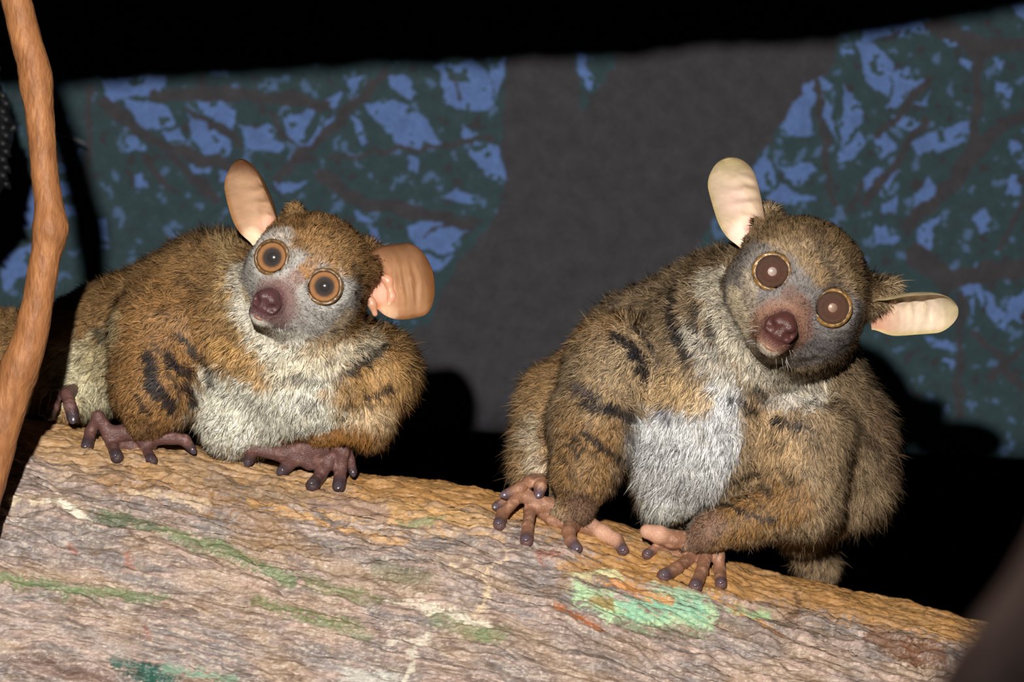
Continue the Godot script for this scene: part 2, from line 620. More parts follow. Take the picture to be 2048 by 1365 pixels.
	for s in [[1410, 190, 1180, 430, 900, 690, 44], [120, 320, 380, 520, 700, 620, 50], [1160, 590, 1500, 540, 1900, 490, 22], [1100, 650, 1300, 780, 1800, 880, 60], [520, 370, 760, 520, 26], [880, 380, 1000, 520, 22], [300, 560, 420, 720, 34], [360, 295, 700, 280, 1150, 340, 60], [420, 560, 640, 760, 40], [1580, 940, 1700, 890, 12], [1700, 200, 1760, 300, 14], [60, 250, 60, 700, 30], [-200, 500, 0, 620, 100, 660, 20]]:
		line.call(s.slice(0, s.size() - 1), s[-1], 150, 60, 2.2756, 0)
	var right := [
		[500, 70, 600, 30, 720, 20, 725, 80, 640, 100, 560, 110, 500, 150], [480, 110, 560, 160, 600, 200, 560, 290, 510, 240, 485, 180], [590, 220, 640, 200, 650, 250, 600, 320, 560, 330],
		[640, 240, 710, 230, 650, 300, 630, 290], [280, 310, 360, 210, 380, 230, 330, 330, 350, 410, 260, 410, 250, 390], [365, 230, 395, 240, 400, 400, 410, 440, 380, 380],
		[430, 250, 480, 310, 490, 370, 450, 400, 410, 460, 440, 340], [150, 510, 200, 460, 230, 520, 210, 570, 160, 560], [250, 500, 330, 490, 360, 520, 300, 560, 250, 540],
		[230, 560, 350, 600, 280, 620, 200, 600], [410, 460, 490, 390, 500, 430, 470, 480, 420, 500], [530, 430, 570, 400, 590, 450, 540, 480], [650, 430, 720, 380, 815, 370, 810, 420, 720, 460, 660, 470],
		[580, 340, 650, 370, 640, 410, 600, 390], [500, 560, 530, 500, 600, 520, 560, 600, 520, 590], [540, 620, 600, 600, 600, 640, 550, 650], [650, 580, 690, 540, 720, 560, 680, 650, 640, 670],
		[520, 690, 590, 700, 600, 730, 530, 740], [650, 760, 660, 700, 735, 650, 690, 770, 665, 790], [750, 840, 830, 800, 850, 830, 820, 950, 800, 900], [850, 880, 900, 920, 960, 960, 920, 1000, 870, 960],
		[820, 660, 850, 630, 905, 690, 860, 710], [920, 540, 960, 530, 965, 590, 930, 590], [940, 430, 980, 440, 980, 500, 950, 470], [790, 170, 830, 180, 820, 220, 790, 200], [900, 250, 940, 260, 930, 290, 900, 280],
		[680, 1020, 770, 1050, 760, 1070, 690, 1040], [740, 1090, 770, 1100, 760, 1120, 730, 1100], [930, 890, 983, 880, 983, 980, 940, 960], [740, 110, 800, 100, 790, 130, 750, 140], [430, 140, 460, 130, 470, 170, 430, 180],
		[560, 1170, 590, 1165, 590, 1200, 570, 1205], [640, 320, 700, 280, 690, 310], [880, 180, 930, 190, 910, 230], [940, 20, 1000, 10, 990, 60], [820, 870, 860, 860, 850, 930],
	]
	for p in right:
		fill.call(p, 1400, 0, 1.517, 200)
	for s in [[350, 200, 370, 400, 400, 620, 20], [983, 340, 830, 450, 760, 560, 620, 690, 44], [680, 360, 560, 540, 500, 620, 24], [850, 120, 830, 420, 30], [700, 230, 540, 420, 22], [980, 600, 900, 760, 20], [640, 760, 760, 850, 983, 810, 66], [790, 900, 780, 1250, 24], [880, 1150, 983, 1050, 20], [700, 60, 860, 150, 983, 130, 50], [830, 1010, 983, 1180, 24], [440, 650, 500, 560, 16], [600, 90, 560, 130, 12]]:
		line.call(s.slice(0, s.size() - 1), s[-1], 1400, 0, 1.517, 0)
	var warp := FastNoiseLite.new()
	warp.seed = 3
	warp.frequency = 0.035
	var blot := FastNoiseLite.new()
	blot.seed = 4
	blot.frequency = 0.045
	blot.fractal_octaves = 3
	var src := im.get_data()
	var bark := Color8(58, 57, 62)
	var leaf := Color8(48, 66, 72)
	var sky := Color8(84, 110, 162)
	var out := PackedByteArray()
	out.resize(wide * high * 3)
	for y in high:
		for x in wide:
			var wx := x + warp.get_noise_2d(x, y) * 6.0
			var wy := y + warp.get_noise_2d(x + 900, y) * 6.0
			var v := src[clampi(int(wy), 0, high - 1) * wide + clampi(int(wx), 0, wide - 1)]
			var b := blot.get_noise_2d(x, y)
			var c := bark
			if v == 100:
				c = leaf if b < 0.4 else sky.lerp(leaf, 0.45)
				if b < -0.46:
					c = bark
			elif v == 200:
				c = sky if b < 0.38 else leaf
			var t := 1.0 + 0.12 * b + 0.10 * warp.get_noise_2d(x * 5.0, y * 5.0)
			var at := (y * wide + x) * 3
			out[at] = clampi(int(c.r8 * t), 0, 255)
			out[at + 1] = clampi(int(c.g8 * t), 0, 255)
			out[at + 2] = clampi(int(c.b8 * t), 0, 255)
	var tex := ImageTexture.create_from_image(Image.create_from_data(wide, high, false, Image.FORMAT_RGB8, out))
	var g := Geo.new()
	var nx := 60
	var prof := []
	for q in 30:
		prof.append([-500.0 + q * (1280.0 / 29.0), 0.0])
	for q in range(1, 10):
		var an := PI * 0.6 * q / 9.0
		prof.append([780.0 + 90.0 * sin(an), 90.0 * (1.0 - cos(an))])
	prof.append([820.0, 420.0])
	for p in prof:
		for q in nx:
			var px := -500.0 + 3050.0 * q / (nx - 1)
			var py: float = p[0] + (px - 1000.0) * 0.05 * smoothstep(600.0, 830.0, p[0])
			var z: float = WALL_Z - p[1] + 14.0 * n_b.get_noise_2d(px * 0.4, p[0] * 0.4)
			var at := P(px, py, WALL_Z)
			g.v.append(Vector3(at.x, at.y, z))
			g.uv.append(Vector2((px - x0) / 3050.0, (py - y0) / 1500.0))
	g.grid(prof.size(), nx, 0, false, false)
	g.smooth()
	var m := mat(Color.WHITE, 0.8, 0.3)
	m.albedo_texture = tex
	m.texture_repeat = false
	var o := put("wall_back", g.mesh(Vector3.ZERO, S), m)
	o.position = Vector3(0, LIFT, 0)
	o.set_meta("kind", "structure")
	o.set_meta("label", "dark painted mural of leaves, branches and blue sky behind the animals")
	var fl := Geo.new()
	var fm := BoxMesh.new()
	fm.size = Vector3(3.0, 0.05, 2.4)
	var f := put("floor", fm, mat(Color(0.03, 0.026, 0.022), 0.9))
	f.position = Vector3(0, -0.025, 0.3)
	f.set_meta("kind", "structure")

# ---------------------------------------------------------------- branches
func branch(called: String, pts: Array, sides: int, m: Material, rough: float, bumps: Array) -> MeshInstance3D:
	var c := []
	var r := []
	for p in pts:
		c.append(P(p[0], p[1], p[2]))
		r.append(Vector3(p[3], 0, 0))
	var path := smooth_path(c, 14)
	var rad := PackedFloat32Array()
	for v in smooth_path(r, 14):
		rad.append(v.x)
	for b in bumps:
		var at := P(b[0], b[1], pts[0][2])
		for k in path.size():
			var d := Vector2(path[k].x - at.x, path[k].y - at.y).length()
			rad[k] += b[3] * exp(-d * d / (b[2] * b[2]))
	var g := tube(path, rad, sides, rough, 1.0)
	g.smooth()
	var count := g.v.size()
	g.uv.resize(count)
	for k in count:
		g.uv[k] = Vector2(float(k % sides) / sides * 2.0, float(k / sides) / 10.0)
	var base := path[path.size() - 1]
	var o := put(called, g.mesh(base, S), m)
	o.position = W(base)
	return o

func wood(lo: Color, hi: Color, seed_: int, rough: float) -> StandardMaterial3D:
	var m := mat(Color.WHITE, rough, 0.35)
	m.albedo_texture = noise_texture(0.012, seed_, 5, lo.linear_to_srgb(), hi.linear_to_srgb())
	m.uv1_triplanar = true
	m.uv1_scale = Vector3(26, 7, 26)
	m.heightmap_enabled = true
	m.heightmap_texture = noise_texture(0.03, seed_ + 1, 4, Color.BLACK, Color.WHITE)
	m.heightmap_scale = 0.05
	return m

func build_branches() -> void:
	var z := 400.0
	var o := branch("branch", [[-10, -130, z, 27], [12, -60, z, 27], [33, 0, z, 27.5], [47, 60, z, 28], [66, 130, z, 29], [74, 180, z, 29], [81, 250, z, 26], [88, 330, z, 25], [96, 400, z, 26], [101, 458, z, 29], [90, 520, z, 28], [76, 600, z, 29], [59, 680, z, 32], [40, 735, z, 35], [24, 785, z, 34], [8, 850, z, 32], [-20, 960, z, 31], [-64, 1100, z + 60.0, 32], [-110, 1250, z + 130.0, 33]], 28, wood(rgb(112, 71, 42), rgb(166, 114, 72), 61, 0.55), 2.2, [[50, 165, 26, 4], [101, 455, 26, 5], [12, 735, 26, 5]])
	tag(o, "thin bare orange-brown branch rising along the left edge, bent halfway", "branch")
	var g := Geo.new()
	for b in [[96, 452, 7.0, 26.0], [55, 168, 9.0, 24.0], [20, 728, 8.0, 30.0]]:
		var f := Field.new()
		var p := P(b[0], b[1], z + b[3])
		f.k = 4.0
		f.ellipsoid(p, Basis(), Vector3(b[2], b[2] * 0.8, 5.0))
		f.cut.append(p + Vector3(0, 0, 6))
		f.cut_r.append(4.0)
		var k := f.mesh(p - Vector3.ONE * 14.0, p + Vector3.ONE * 14.0, 1.5)
		var kn := put("knot", k.mesh(P(-110, 1250, z + 130.0), S), mat(rgb(92, 56, 36), 0.7), o)
		kn.set_meta("label", "small dark bud scar")
	# heavy limb over the scene, out of the picture; its shadow closes the top of the wall
	var zc := 600.0
	var lim := branch("overhead_limb", [[-900, -522, zc, 330], [-500, -542, zc, 330], [-100, -554, zc, 336], [250, -570, zc, 334], [600, -594, zc, 336], [900, -608, zc, 336], [1120, -608, zc, 328], [1260, -626, zc, 322], [1400, -630, zc, 328], [1600, -654, zc, 330], [1900, -710, zc, 330], [2300, -802, zc, 330]], 40, wood(rgb(90, 66, 46), rgb(140, 104, 74), 90, 0.8), 10.0, [])
	tag(lim, "thick horizontal limb above the animals, just out of the picture", "branch")
	# blurred limb close to the lens
	var zf := 3300.0
	var near := branch("foreground_branch", [[2445, 540, zf, 62], [2375, 800, zf, 62], [2307, 1040, zf, 64], [2205, 1270, zf, 68], [2075, 1480, zf, 72], [1905, 1720, zf, 74]], 30, wood(rgb(42, 29, 25), rgb(68, 57, 56), 44, 0.6), 5.0, [])
	tag(near, "dark blurred branch close to the lens in the lower right corner", "branch")
	# pale wire on the wall
	var wp := smooth_path([P(60, 262, -1880), P(110, 267, -1850), P(140, 274, -1850), P(166, 286, -1880), P(180, 300, -1990)], 6)
	var wr := PackedFloat32Array()
	wr.resize(wp.size())
	wr.fill(3.4)
	var wg := tube(wp, wr, 8, 0.0, 1.0)
	wg.smooth()
	var wo := put("wire", wg.mesh(wp[0], S), mat(rgb(176, 170, 168), 0.4))
	wo.position = W(wp[0])
	tag(wo, "short pale curved wire on the mural beside the branch", "wire")

func build_rope() -> void:
	var z := -900.0
	var base := P(-10, 430, z)
	var o := base_node("rope_bundle", W(base))
	tag(o, "black braided rope bundle hanging at the left edge behind the branch", "rope")
	var black := mat(rgb(24, 25, 28), 0.5, 0.4)
	var core := Field.new()
	core.k = 30.0
	core.cone(P(-60, 120, z), 60, P(-50, 260, z), 84)
	core.cone(P(-50, 260, z), 84, P(-56, 350, z), 72)
	core.cone(P(-56, 350, z), 72, P(-90, 430, z), 40)
	put("core", core.mesh(P(-190, 480, z) - Vector3(0, 0, 130), P(60, 30, z) + Vector3(0, 0, 130), 7.0).mesh(base, S), black, o)
	var strand := Field.new()
	strand.k = 6.0
	strand.cone(Vector3(-13, 0, 0), 5, Vector3(0, 0, 4), 8)
	strand.cone(Vector3(0, 0, 4), 8, Vector3(13, 0, 0), 5)
	var sm := strand.mesh(Vector3(-24, -12, -12), Vector3(24, 12, 16), 2.4).mesh(Vector3.ZERO, S)
	for row in 19:
		for q in 8:
			var px := -100.0 + q * 21.0 + (row % 2) * 6.0
			var py := 128.0 + row * 16.0
			var p := core.front(px, py, self)
			if p.z < z - 20.0 or p.z > z + 200.0:
				continue
			var s := put("strand", sm, black, o)
			s.position = (p - base) * S
			s.rotation = Vector3(0, clampf((px + 50.0) / 100.0, -0.8, 0.9), -0.75 if q % 2 else 0.75)

# ---------------------------------------------------------------- bush babies
class Head:
	var o: Vector3
	var e: Vector3
	var u: Vector3
	var f: Vector3
	var s: float
	func at(a: float, b: float, c: float) -> Vector3:
		return o + (e * a + u * b + f * c) * s
	func frame() -> Basis:
		return Basis(e, u, f)

func head_frame(px: float, py: float, z: float, roll: float, yaw: float, pitch: float, s: float) -> Head:
	var h := Head.new()
	h.o = P(px, py, z)
	var r := deg_to_rad(roll)
	h.e = Vector3(cos(r), -sin(r), 0)
	h.u = Vector3(sin(r), cos(r), 0)
	h.f = Vector3(0, 0, 1)
	var y := deg_to_rad(yaw)
	var e2 := h.e * cos(y) + h.f * sin(y)
	h.f = h.f * cos(y) - h.e * sin(y)
	h.e = e2
	var p := deg_to_rad(pitch)
	var f2 := h.f * cos(p) - h.u * sin(p)
	h.u = h.u * cos(p) + h.f * sin(p)
	h.f = f2
	h.s = s
	return h

func ear(parent: Node3D, base: Vector3, at: Vector3, tip: Vector3, front: Vector3, lw: Array, rw: Array, bowl: float, curl: float, inner: Color, warm: Color, rim: Color, tip_col: Color, spots: Array) -> MeshInstance3D:
	var axis := tip - at
	var nrm := (front - axis * front.dot(axis) / axis.length_squared()).normalized()
	var across := nrm.cross(axis.normalized()) * -1.0
	var g := Geo.new()
	var nu := 44
	var nv := 29
	for side in 2:
		for r in nu:
			var t := float(r) / (nu - 1)
			t = 1.0 - pow(1.0 - t, 1.7)
			var blunt := sqrt(maxf(1.0 - pow(maxf(t - 0.72, 0.0) / 0.28, 2.0), 0.0))
			var seg := minf(t * (lw.size() - 1), lw.size() - 1.001)
			var k := int(seg)
			var wl := cubic_interpolate(lw[k], lw[k + 1], lw[maxi(k - 1, 0)], lw[mini(k + 2, lw.size() - 1)], seg - k)
			var wr := cubic_interpolate(rw[k], rw[k + 1], rw[maxi(k - 1, 0)], rw[mini(k + 2, rw.size() - 1)], seg - k)
			for q in nv:
				var v := 2.0 * q / (nv - 1) - 1.0
				var vv := sin(v * PI * 0.5)
				var hollow := (1.0 - vv * vv) * sin(PI * clampf(0.12 + t * 0.84, 0.0, 1.0))
				var ripple := 5.0 * smoothstep(-0.7, 0.4, vv) * sin(t * 40.0 + vv * 1.6 + 2.0 * n_b.get_noise_2d(vv * 30.0, t * 60.0)) * smoothstep(0.12, 0.3, t) * smoothstep(0.85, 0.6, t) * (1.0 - vv * vv)
				var fold := 5.0 * exp(-pow((vv + 0.25 - 0.4 * t) / 0.14, 2.0)) * smoothstep(0.62, 0.2, t)
				var edge := pow(absf(vv), 6.0)
				var thick := 4.0 * sqrt(maxf(1.0 - pow(absf(vv), 8.0), 0.0)) * sqrt(maxf(1.0 - pow(t, 12.0), 0.0))
				var p := at + axis * t + across * (wl if vv < 0 else wr) * vv * blunt + nrm * (-bowl * hollow + curl * edge * smoothstep(0.0, 0.3, t) * smoothstep(1.0, 0.7, t) + (ripple + fold if side == 0 else 0.0))
				p -= nrm * (0.0 if side == 0 else thick)
				g.v.append(p)
				var c := inner.lerp(warm, smoothstep(0.5, 0.02, t) * (0.5 + 0.5 * smoothstep(-0.2, 0.6, vv)))
				c = c.lerp(rim, smoothstep(0.88, 1.0, absf(vv)))
				c = c.lerp(tip_col, smoothstep(0.74, 0.95, t + 0.05 * vv))
				for sp in spots:
					c = c.lerp(sp[3], sp[4] * smoothstep(sp[2], sp[2] * 0.4, Vector2(p.x, p.y).distance_to(Vector2(P(sp[0], sp[1], p.z).x, P(sp[0], sp[1], p.z).y)) + 5.0 * n_b.get_noise_2d(p.x * 3.0, p.y * 3.0)))
				if side == 1:
					c = rim.lerp(tip_col, 0.5)
				var kk := 1.0 + 0.12 * n_b.get_noise_2d(p.x * 4.0, p.y * 4.0) + 0.14 * n_c.get_noise_2d(vv * 20.0, t * 300.0) + 0.1 * n_c.get_noise_2d(p.x, p.y)
				g.c.append(Color(c.r * kk, c.g * kk, c.b * kk))
		g.grid(nu, nv, side * nu * nv, false, side == 0)
	# close the rim
	for r in nu - 1:
		for q in [0, nv - 1]:
			var a: int = r * nv + q
			var b: int = a + nv
			var c: int = a + nu * nv
			var d: int = b + nu * nv
			if q == 0:
				g.i.append_array([a, c, b, b, c, d])
			else:
				g.i.append_array([a, b, c, b, d, c])
	g.smooth()
	var m := mat(Color.WHITE, 0.6, 0.35, true)
	m.backlight_enabled = true
	m.backlight = Color(0.3, 0.18, 0.12)
	return put("ear", g.mesh(base, S), m, parent)

func lathe(profile: Array, centre: Vector3, axes: Basis, sides: int, colours: Array, stretch: Callable) -> Geo:
	var g := Geo.new()
	for k in profile.size():
		for q in sides:
			var w := TAU * q / sides
			var r: float = profile[k][0] * (1.0 + stretch.call(w))
			g.v.append(centre + axes * Vector3(r * cos(w), r * sin(w), profile[k][1]))
			g.c.append(colours[k])
	g.grid(profile.size(), sides, 0, true, false)
	g.smooth()
	return g

func eye(parent: Node3D, base: Vector3, h: Head, side: float, ax: float, iris_r: float, d: Dictionary) -> void:
	var s := h.s
	var look: Vector3 = (h.f + h.e * side * d.out + h.u * 0.02).normalized()
	var x := h.u.cross(look).normalized()
	var axes := Basis(x, look.cross(x), look)
	var c := h.at(side * ax, 0, -22)
	var none := func(_w: float) -> float: return 0.0
	# toward the nose and down the lids run to a point
	var corner := func(w: float) -> float:
		var to := -2.5 if side > 0 else -0.64
		var dw := wrapf(w - to, -PI, PI)
		return 0.17 * exp(-dw * dw / 0.05)
	var dark: Color = rgb(24, 16, 12)
	var R := iris_r * 1.22 * s
	var op := iris_r * 1.02 * s
	var lip := sqrt(R * R - op * op)
	var prof := []
	var cols := []
	for k in 13:
		var an := lerpf(PI, asin(op / R), k / 12.0)
		prof.append([maxf(R * sin(an), 0.01), R * cos(an)])
		cols.append(dark)
	var e := put("eye", lathe(prof, c, axes, 40, cols, none).mesh(base, S), mat(Color.WHITE, 0.2, 0.5, true), parent)
	prof = []
	cols = []
	var ring: Array = d.iris
	for k in ring.size():
		var t: float = ring[k][0]
		prof.append([op * (1.0 - t) * 1.01 + 0.01, lip - 0.16 * R * sin(PI * 0.5 * t)])
		cols.append(ring[k][1])
	var ig := lathe(prof, c, axes, 64, cols, none)
	for k in ig.v.size():
		var t := 1.0 + 0.25 * n_b.get_noise_3dv(ig.v[k] * 6.0)
		ig.c[k] = Color(ig.c[k].r * t, ig.c[k].g * t, ig.c[k].b * t)
	put("iris", ig.mesh(base, S), mat(Color.WHITE, 0.8, 0.15, true), e)
	# pupil: a low dome
	prof = []
	cols = []
	var pr: float = d.pupil * s
	for k in 9:
		var t := k / 8.0
		prof.append([maxf(pr * (1.0 - t), 0.01), lip - 0.16 * R + 0.3 + (1.0 if d.has("mirror") else 2.2) * s * sin(PI * 0.5 * t)])
		cols.append(d.pupil_col)
	var off: Vector2 = d.shift * s
	var pm := mat(Color.WHITE, 0.8, 0.1, true)
	if d.has("mirror"):      # the reflecting layer behind a narrow pupil
		pm.metallic = 1.0
		pm.roughness = 0.56
	put("pupil", lathe(prof, c + axes * Vector3(off.x, off.y, 0), axes, 40, cols, none).mesh(base, S), pm, e)
	prof = []
	cols = []
	for k in 11:
		var an := lerpf(asin(op / R), 0.0, k / 10.0)
		prof.append([maxf(R * sin(an), 0.01), R * cos(an)])
		cols.append(Color.WHITE)
	var clear := StandardMaterial3D.new()
	clear.transparency = BaseMaterial3D.TRANSPARENCY_ALPHA
	clear.albedo_color = Color(1, 1, 1, 0.02)
	clear.roughness = 0.11
	put("cornea", lathe(prof, c, axes, 48, cols, none).mesh(base, S), clear, e)
	# lids: a rounded yellowish rim
	prof = []
	cols = []
	var lid: Color = d.lid
	for k in 13:
		var an := lerpf(-0.25 * PI, 1.05 * PI, k / 12.0)
		prof.append([op * 1.07 + 3.0 * s * cos(an) * (1.0 if cos(an) < 0.0 else 1.6), lip - 1.5 + 3.6 * s * sin(an)])
		cols.append(lid if k < 8 else lid.lerp(dark, minf((k - 7) / 3.0, 1.0)))
	var lg := lathe(prof, c, axes, 56, cols, corner)
	for k2 in lg.v.size():
		var n1 := n_c.get_noise_3dv(lg.v[k2] * 3.0)
		lg.v[k2] += look * n1 * 2.0
		lg.c[k2] = lg.c[k2].lerp(rgb(74, 54, 36), clampf(0.35 + n1 * 1.2, 0.0, 0.8))
	lg.smooth()
	put("eyelid", lg.mesh(base, S), mat(Color.WHITE, 0.38, 0.5, true), e)

func bush_baby(called: String, d: Dictionary) -> Node3D:
	var h: Head = d.head
	var s := h.s
	var base: Vector3 = P(d.base[0], d.base[1], -100)
	var root := base_node(called, W(base))
	var f := Field.new()
	f.k = 26.0
	for c in d.body:
		f.cone(P(c[0], c[1], c[2]), c[3], P(c[4], c[5], c[6]), c[7])
	# skull, cheeks, muzzle, jaw, brow
	f.ellipsoid(h.at(0, 22, -108), h.frame(), Vector3(114, 106, 112) * s)
	f.ellipsoid(h.at(0, -32, -82), h.frame(), Vector3(116, 84, 84) * s)
	var nx: float = d.nose[0]
	f.cone(h.at(0, -48, -50), 52 * s, h.at(nx, -82, 10), 30 * s)
	f.cone(h.at(0, -92, -40), 42 * s, h.at(nx, -107, 20), 25 * s)
	f.cone(h.at(0, 10, -52), 30 * s, h.at(0, -40, -14), 22 * s)
	var ax: float = d.eye_x
	for q in [-1.0, 1.0]:
		f.cone(h.at(q * ax * 1.02, 8, -52), 47 * s, h.at(q * ax * 1.02, -6, -46), 46 * s)
		f.cut.append(h.at(q * (ax + 2.0), 0, -12))
		f.cut_r.append((d.iris_r + 7.0) * s)
	var list := f.all()
	var lo := Vector3.ONE * 1e6
	var hi := -lo
	for k in f.a.size():
		for p in [f.a[k], f.a[k] + f.ba[k]]:
			var r := maxf(f.ra[k], f.ra[k] + f.rb[k]) + 20.0
			lo = lo.min(p - Vector3.ONE * r)
			hi = hi.max(p + Vector3.ONE * r)
	lo = lo.min(h.at(0, 22, -108) - Vector3.ONE * 140.0 * s)
	hi = hi.max(h.at(0, 22, -108) + Vector3.ONE * 140.0 * s)
	var g := f.mesh(lo, hi, 6.0)
	# coat colours
	var marks := Marks.new()
	for st in d.marks:
		for k in range(0, st[0].size() - 2, 2):
			marks.add(f.front(st[0][k], st[0][k + 1], self), f.front(st[0][k + 2], st[0][k + 3], self), st[1] * (1.3 if st[1] < 14 else 1.0), st[2], st[3])
	g.c.resize(g.v.size())
	for k in g.v.size():
		var c := coat_colour(g.v[k], d, h, marks, 0.15 * n_c.get_noise_3dv(g.v[k]))
		var bare := smoothstep(46.0, 34.0, g.v[k].distance_to(h.at(d.nose[0], d.nose[1], d.nose[2] - 10.0)) / s)
		g.c[k] = c.lerp(d.nose_col, bare)
	var am := ArrayMesh.new()
	am.add_surface_from_arrays(Mesh.PRIMITIVE_TRIANGLES, g.arrays(base, S))
	am.surface_set_material(0, mat(Color.WHITE, 0.8, 0.3, true))
	# hands and feet: their own finer fields, a second surface of the same body
	var nails := []
	var hands := Geo.new()
	for hand in d.hands:
		var hf := Field.new()
		hf.k = 7.0
		var l2 := Vector3.ONE * 1e6
		var h2 := -l2
		for which in hand.chains.size():
			var chain: Array = hand.chains[which]
			var last := Vector3.ZERO
			var lr := 0.0
			for k in chain.size():
				var j: Array = chain[k]
				var z: float = j[4] if j.size() > 4 else log_z(j[0], maxf(j[1], ridge(j[0]) + 22.0)) + j[2] * 0.75 + j[3]
				var p := P(j[0], j[1], z)
				l2 = l2.min(p - Vector3.ONE * (j[2] + 8.0))
				h2 = h2.max(p + Vector3.ONE * (j[2] + 8.0))
				if k > 0:
					hf.cone(last, lr, p, j[2])
					if k == chain.size() - 1 and chain.size() > 3 and hand.get("plain", -1) != which:
						nails.append([p, (p - last).normalized(), j[2]])
						pass
				last = p
				lr = j[2]
		var hg := hf.mesh(l2, h2, 2.6)
		var first := hands.v.size()
		for k in hg.v.size():
			var p := hg.v[k]
			var near := 1e6
			for n in nails:
				near = minf(near, p.distance_to(n[0]) / n[2])
			var c: Color = d.skin
			c = c.lerp(d.skin_pale, 0.6 * smoothstep(0.1, 0.5, n_c.get_noise_3dv(p * 1.6)))
			c = c.lerp(d.skin_dark, smoothstep(2.1, 0.9, near) * 0.9)
			if hand.has("pale"):
				for q in hand.pale:
					c = c.lerp(d.skin_pale, smoothstep(q[2], q[2] * 0.5, Vector2(p.x, p.y).distance_to(Vector2(P(q[0], q[1], 60).x, P(q[0], q[1], 60).y))))
			var t := 1.0 + 0.25 * n_b.get_noise_3dv(p * 5.0)
			hands.v.append(p)
			hands.n.append(hg.n[k])
			hands.c.append(Color(c.r * t, c.g * t, c.b * t))
		for k in hg.i:
			hands.i.append(first + k)
	am.add_surface_from_arrays(Mesh.PRIMITIVE_TRIANGLES, hands.arrays(base, S))
	var skin := mat(Color.WHITE, 0.42, 0.45, true)
	skin.heightmap_enabled = true
	skin.heightmap_texture = noise_texture(0.06, 12, 3, Color.BLACK, Color.WHITE, 256)
	skin.heightmap_scale = 0.03
	skin.uv1_triplanar = true
	skin.uv1_scale = Vector3(60, 60, 60)
	am.surface_set_material(1, skin)
	put("body", am, null, root)
	for n in nails:
		var nf := Field.new()
		nf.k = 3.0
		var fwd: Vector3 = n[1]
		var out := Vector3(-0.12, 0.25, 1.0)
		out = (out - fwd * out.dot(fwd)).normalized()
		var sd := out.cross(fwd)
		var r: float = n[2]
		var p: Vector3 = n[0] + fwd * r * 0.3 + out * r * 0.76
		nf.ellipsoid(p, Basis(sd, fwd, out), Vector3(r * 0.66, r * 0.86, r * 0.34))
		put("nail", nf.mesh(p - Vector3.ONE * r * 1.4, p + Vector3.ONE * r * 1.4, r * 0.16).mesh(base, S), mat(d.nail, 0.22, 0.6), root)
	# nose
	var nf := Field.new()
	nf.k = 9.0
	var np := Vector3(d.nose[0], d.nose[1], d.nose[2])
	nf.cone(h.at(np.x, np.y + 8, np.z - 10), 21 * s, h.at(np.x, np.y - 12, np.z - 9), 17 * s)
	for q in [-1.0, 1.0]:
		nf.cone(h.at(np.x + q * 10, np.y + 4, np.z), 12 * s, h.at(np.x + q * 14, np.y - 4, np.z - 3), 11 * s)
		nf.cone(h.at(np.x + q * 21, np.y + 2, np.z - 10), 8 * s, h.at(np.x + q * 19, np.y - 13, np.z - 5), 6.5 * s)
		nf.cut.append(h.at(np.x + q * 15, np.y - 9, np.z + 9))
		nf.cut_r.append(6.0 * s)
		nf.cut.append(h.at(np.x + q * 21, np.y - 5, np.z + 3))
		nf.cut_r.append(4.6 * s)
	for k in 5:
		nf.cut.append(h.at(np.x, np.y - 2 - k * 6, np.z + 15 - 0.4 * k * k))
		nf.cut_r.append(3.3 * s)
	var nc := h.at(np.x, np.y, np.z)
	var ng := nf.mesh(nc - Vector3.ONE * 46 * s, nc + Vector3.ONE * 46 * s, 2.0 * s)
	var nm := mat(d.nose_col, 0.3, 0.5)
	nm.heightmap_enabled = true
	nm.heightmap_texture = noise_texture(0.08, 15, 2, Color.BLACK, Color.WHITE, 256)
	nm.heightmap_scale = 0.012
	nm.uv1_triplanar = true
	nm.uv1_scale = Vector3(90, 90, 90)
	put("nose", ng.mesh(base, S), nm, root)
	# lower lip
	var lp := []
	var lr := []
	for k in 9:
		var t := k / 8.0 * 2.0 - 1.0
		var q := h.at(d.nose[0] + t * 30.0, -117.0 + 12.0 * t * t, 40.0 - 26.0 * t * t)
		lp.append(q)
		lr.append(Vector3((4.0 - 3.0 * t * t) * s, 0, 0))
	var lrad := PackedFloat32Array()
	for v in smooth_path(lr, 4):
		lrad.append(v.x)
	var lg := tube(smooth_path(lp, 4), lrad, 10, 0.0, 1.0)
	lg.smooth()
	put("lip", lg.mesh(base, S), mat(d.lip, 0.45), root)
	eye(root, base, h, -1.0, ax, d.iris_r, d.eye)
	var second: Dictionary = d.eye.duplicate()
	if d.has("eye_b"):
		second.merge(d.eye_b, true)
	eye(root, base, h, 1.0, ax, d.iris_r, second)
	for e in d.ears:
		ear(root, base, P(e.at[0], e.at[1], e.at[2]), P(e.tip[0], e.tip[1], e.tip[2]), e.front, e.lw, e.rw, e.bowl, e.curl, e.inner, e.warm, e.rim, e.tip_col, e.get("spots", []))
		if e.has("folds"):
			var ff := Field.new()
			ff.k = 12.0
			var a := Vector3.ONE * 1e6
			var b := -a
			for q in e.folds:
				var p1 := P(q[0], q[1], q[2])
				var p2 := P(q[4], q[5], q[6])
				ff.cone(p1, q[3], p2, q[7])
				a = a.min(p1.min(p2) - Vector3.ONE * 26.0)
				b = b.max(p1.max(p2) + Vector3.ONE * 26.0)
			put("ear_fold", ff.mesh(a, b, 2.6).mesh(base, S), mat(e.fold_col, 0.42), root)
	put("fur", coat_mesh(d, h, f, g, marks, base), d.fur_mat, root).set_meta("kind", "stuff")
	return root

